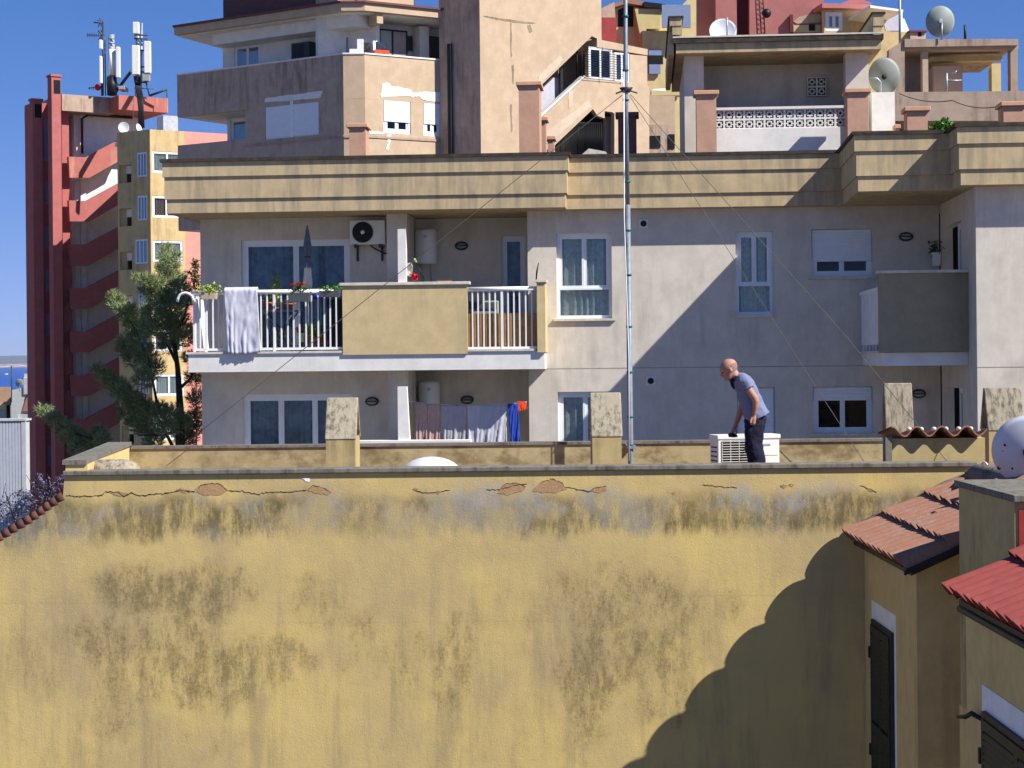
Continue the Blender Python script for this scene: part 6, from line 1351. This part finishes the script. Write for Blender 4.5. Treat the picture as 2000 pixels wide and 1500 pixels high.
# ================= PINE TREE AND SHRUBS
M['needle'] = foliagemat('pine_needles', ('6a7a50', '8a9766', 'b0b588'))
def pine():
    root = thing('pine_tree', P(352, 1100, 42), 'tall loose-limbed pine tree between the red tower and the grey block', 'tree')
    Y0 = 42.0; tp = [(352, 1500, 0), (352, 900, 0), (352, 800, 0), (347, 720, 0), (338, 650, 0), (330, 580, 0), (326, 500, 0)]
    tr = MB(); tr.tube([P(x, y, Y0+d) for x, y, d in tp], [.17, .13, .085, .06, .045, .03, .012], 9)
    L = [[(352, 900), (300, 800), (262, 770), (215, 732)], [(350, 850), (310, 805), (290, 700), (262, 640), (228, 588)], [(352, 930), (290, 900), (200, 862), (140, 846), (84, 806)], [(346, 710), (320, 660), (280, 640)], [(349, 760), (372, 740), (385, 700)], [(350, 870), (372, 850), (385, 820)], [(340, 660), (360, 620), (370, 580)], [(334, 600), (310, 570), (290, 545)], [(350, 840), (320, 850), (270, 850)], [(352, 950), (300, 930), (230, 900), (190, 850)]]
    rnd = random.Random(3)
    for k, b in enumerate(L):
        d = rnd.uniform(-.8, .8); n = len(b); tr.tube([P(x, y, Y0+d*i/(n-1)) for i, (x, y) in enumerate(b)], [max(.012, .05*(1-i/(n-.6))) for i in range(n)], 6)
    tr.build('trunk', 'bark', root)
    BL = [(326, 486, 8), (324, 500, 12), (334, 514, 15), (318, 522, 12), (328, 540, 19), (345, 560, 20), (302, 556, 17), (286, 548, 12), (288, 566, 14), (360, 585, 17), (312, 585, 25), (338, 600, 28), (300, 608, 22), (326, 640, 28), (350, 636, 24), (292, 640, 18), (222, 582, 11), (232, 596, 16), (246, 610, 19), (262, 630, 20), (268, 655, 22), (248, 675, 20), (262, 700, 22), (285, 690, 20), (300, 720, 20), (280, 740, 18), (330, 672, 20), (366, 660, 18), (372, 700, 14), (380, 740, 16), (384, 780, 18), (190, 722, 9), (202, 734, 13), (216, 746, 17), (234, 762, 20), (254, 778, 20), (272, 796, 22), (250, 806, 18), (292, 812, 20), (312, 800, 15), (262, 826, 16), (284, 838, 18), (335, 812, 20), (352, 826, 20), (322, 835, 18), (376, 838, 20), (385, 815, 16), (362, 858, 20), (300, 860, 18), (80, 801, 8), (92, 808, 11), (106, 820, 14), (122, 834, 16), (140, 848, 18), (160, 860, 18), (180, 862, 17), (192, 846, 14), (200, 858, 12), (130, 858, 12), (150, 874, 14), (178, 880, 14), (345, 500, 5), (352, 545, 9), (270, 545, 8)]
    mb = MB(); V = mb.v; Fc = mb.f
    for bx, by, br_ in BL:
        c = P(bx, by, Y0+rnd.uniform(-1.0, 1.0)); r0 = br_/FPX*Y0*1.05
        nt_ = int(20+br_*br_*.40)
        for _ in range(nt_):
            u = Vector((rnd.gauss(0, 1), rnd.gauss(0, 1), rnd.gauss(0, .8))).normalized()*(rnd.random()**.4)*r0
            p = c+u; ax_ = (u.normalized()*.7+Vector((rnd.uniform(-.5, .5), rnd.uniform(-.5, .5), .55))).normalized()
            for k in range(11):
                d = (ax_+Vector((rnd.gauss(0, .45), rnd.gauss(0, .45), rnd.gauss(0, .45)))).normalized(); l = rnd.uniform(.07, .13); e = d.orthogonal().normalized(); e.rotate(Matrix.Rotation(rnd.random()*6.28, 3, d)); q0 = p+ax_*rnd.uniform(-.03, .08)
                mb.add([q0-e*.0065, q0+e*.0065, q0+d*l], [(0, 1, 2)])
    mb.build('crown', 'needle', root, recalc=False)
pine()
M['shrub'] = foliagemat('dry_shrub_leaves', ('6a5a3c', '4d5a2e', '87704e'))
def sparse(name, label, cat, Y, stems, blobs, n, size, leaf, seed, base):
    root = thing(name, base, label, cat); tr = MB(); rnd = random.Random(seed)
    for s_ in stems: tr.tube([P(x, y, Y) for x, y in s_], [.02*max(.25, 1-i/len(s_)) for i in range(len(s_))], 5)
    for bx, by, br_ in blobs:
        c = P(bx, by, Y)
        for k in range(7): tr.tube([c+Vector((rnd.gauss(0, .3), rnd.gauss(0, .3), rnd.gauss(0, .3)))*br_/FPX*Y, c+Vector((rnd.gauss(0, .9), rnd.gauss(0, .5), rnd.gauss(0, .9)))*br_/FPX*Y], .004, 4)
    tr.build('stem', 'bark', root); mb = MB()
    for i, (bx, by, br_) in enumerate(blobs): r_ = br_/FPX*Y; leaves(mb, P(bx, by, Y), (r_, r_, r_), int(n*br_/12), size, up=.3, seed=seed+i)
    mb.build('foliage', leaf, root, recalc=False)
sparse('young_tree', 'thin young tree with sparse reddish-green leaves beside the grey block', 'tree', 48, [[(384, 900), (382, 600), (380, 520)]], [(380, 515, 10), (376, 535, 12), (384, 550, 12), (372, 565, 10), (386, 575, 10)], 60, .12, 'shrub', 4, P(384, 1200, 48))
M['jac'] = foliagemat('mauve_blossom', ('6b6280', '565468', '807898'))
sparse('mauve_shrub', 'straggly mauve flowering shrub behind the roof slope at the lower left', 'shrub', 27, [[(20, 1150), (30, 1020), (10, 960)], [(40, 1150), (60, 1000), (70, 940)], [(60, 1150), (95, 980), (110, 930)]], [(8, 985, 16), (30, 995, 18), (5, 1010, 18), (50, 975, 18), (70, 960, 18), (90, 950, 18), (110, 950, 16), (60, 990, 18), (85, 975, 16), (108, 975, 14), (36, 965, 12), (118, 935, 9), (75, 935, 12), (30, 1020, 12)], 52, .045, 'jac', 8, P(40, 1300, 27))
sparse('roof_bush', 'rounded green bush showing above the roof edge between peach chimneys', 'shrub', 46, [[(1840, 300), (1838, 250)]], [(1838, 248, 12), (1826, 252, 9), (1852, 250, 10), (1844, 240, 8)], 260, .1, 'lgrn', 9, P(1840, 330, 46))

# pale repair patches and marks on the blank tower
M['beigep'] = plaster('pale_repair_render', 'c4b09a', dirt='a08c76', amt=.3, vs=.6, bump=.15)
fpatch(TR, [(1052, 150), (1062, 138), (1094, 108), (1100, 116), (1094, 124), (1058, 162), (1052, 166)], 'repair_patch', 'beigep', 31, d=-.01)
fpatch(TR, [(1060, 262), (1090, 240), (1150, 196), (1156, 207), (1120, 238), (1072, 284)], 'repair_patch', 'beigep', 32, d=-.01)
fpatch(TR, [(1110, 178), (1118, 176), (1120, 206), (1112, 212)], 'repair_patch', 'beigep', 33, d=-.01)
M['soot'] = plaster('sooty_streak', '93826f', dirt='5c5042', amt=.6, vs=2.5, thr=.4)
for k, p_ in enumerate([[(945, 30), (980, 36), (1020, 42), (1045, 44), (1045, 46), (1010, 45), (975, 39), (945, 33)], [(997, 45), (999, 45), (1000, 110), (998, 112)], [(1030, 50), (1036, 48), (1040, 62), (1033, 64)], [(1000, 128), (1004, 126), (1003, 165), (1000, 160)], [(996, 205), (1000, 203), (1001, 255), (998, 260)]]): fpatch(TR, p_, 'soot_mark', 'soot', 40+k, d=-.006, jt=.8)
# far air
hz_m = bpy.data.materials.new('haze_air'); hz_m.use_nodes = True; ht = hz_m.node_tree; ht.nodes.remove(ht.nodes['Principled BSDF'])
pv_ = ht.nodes.new('ShaderNodeVolumePrincipled'); pv_.inputs['Color'].default_value = (.80, .88, 1, 1); pv_.inputs['Density'].default_value = 4.5e-5; pv_.inputs['Anisotropy'].default_value = .2
ht.links.new(pv_.outputs[0], ht.nodes['Material Output'].inputs['Volume'])
MB().box(-16000, 16000, -60, 15000, -1.5, 170).build('haze', hz_m, kind='stuff')
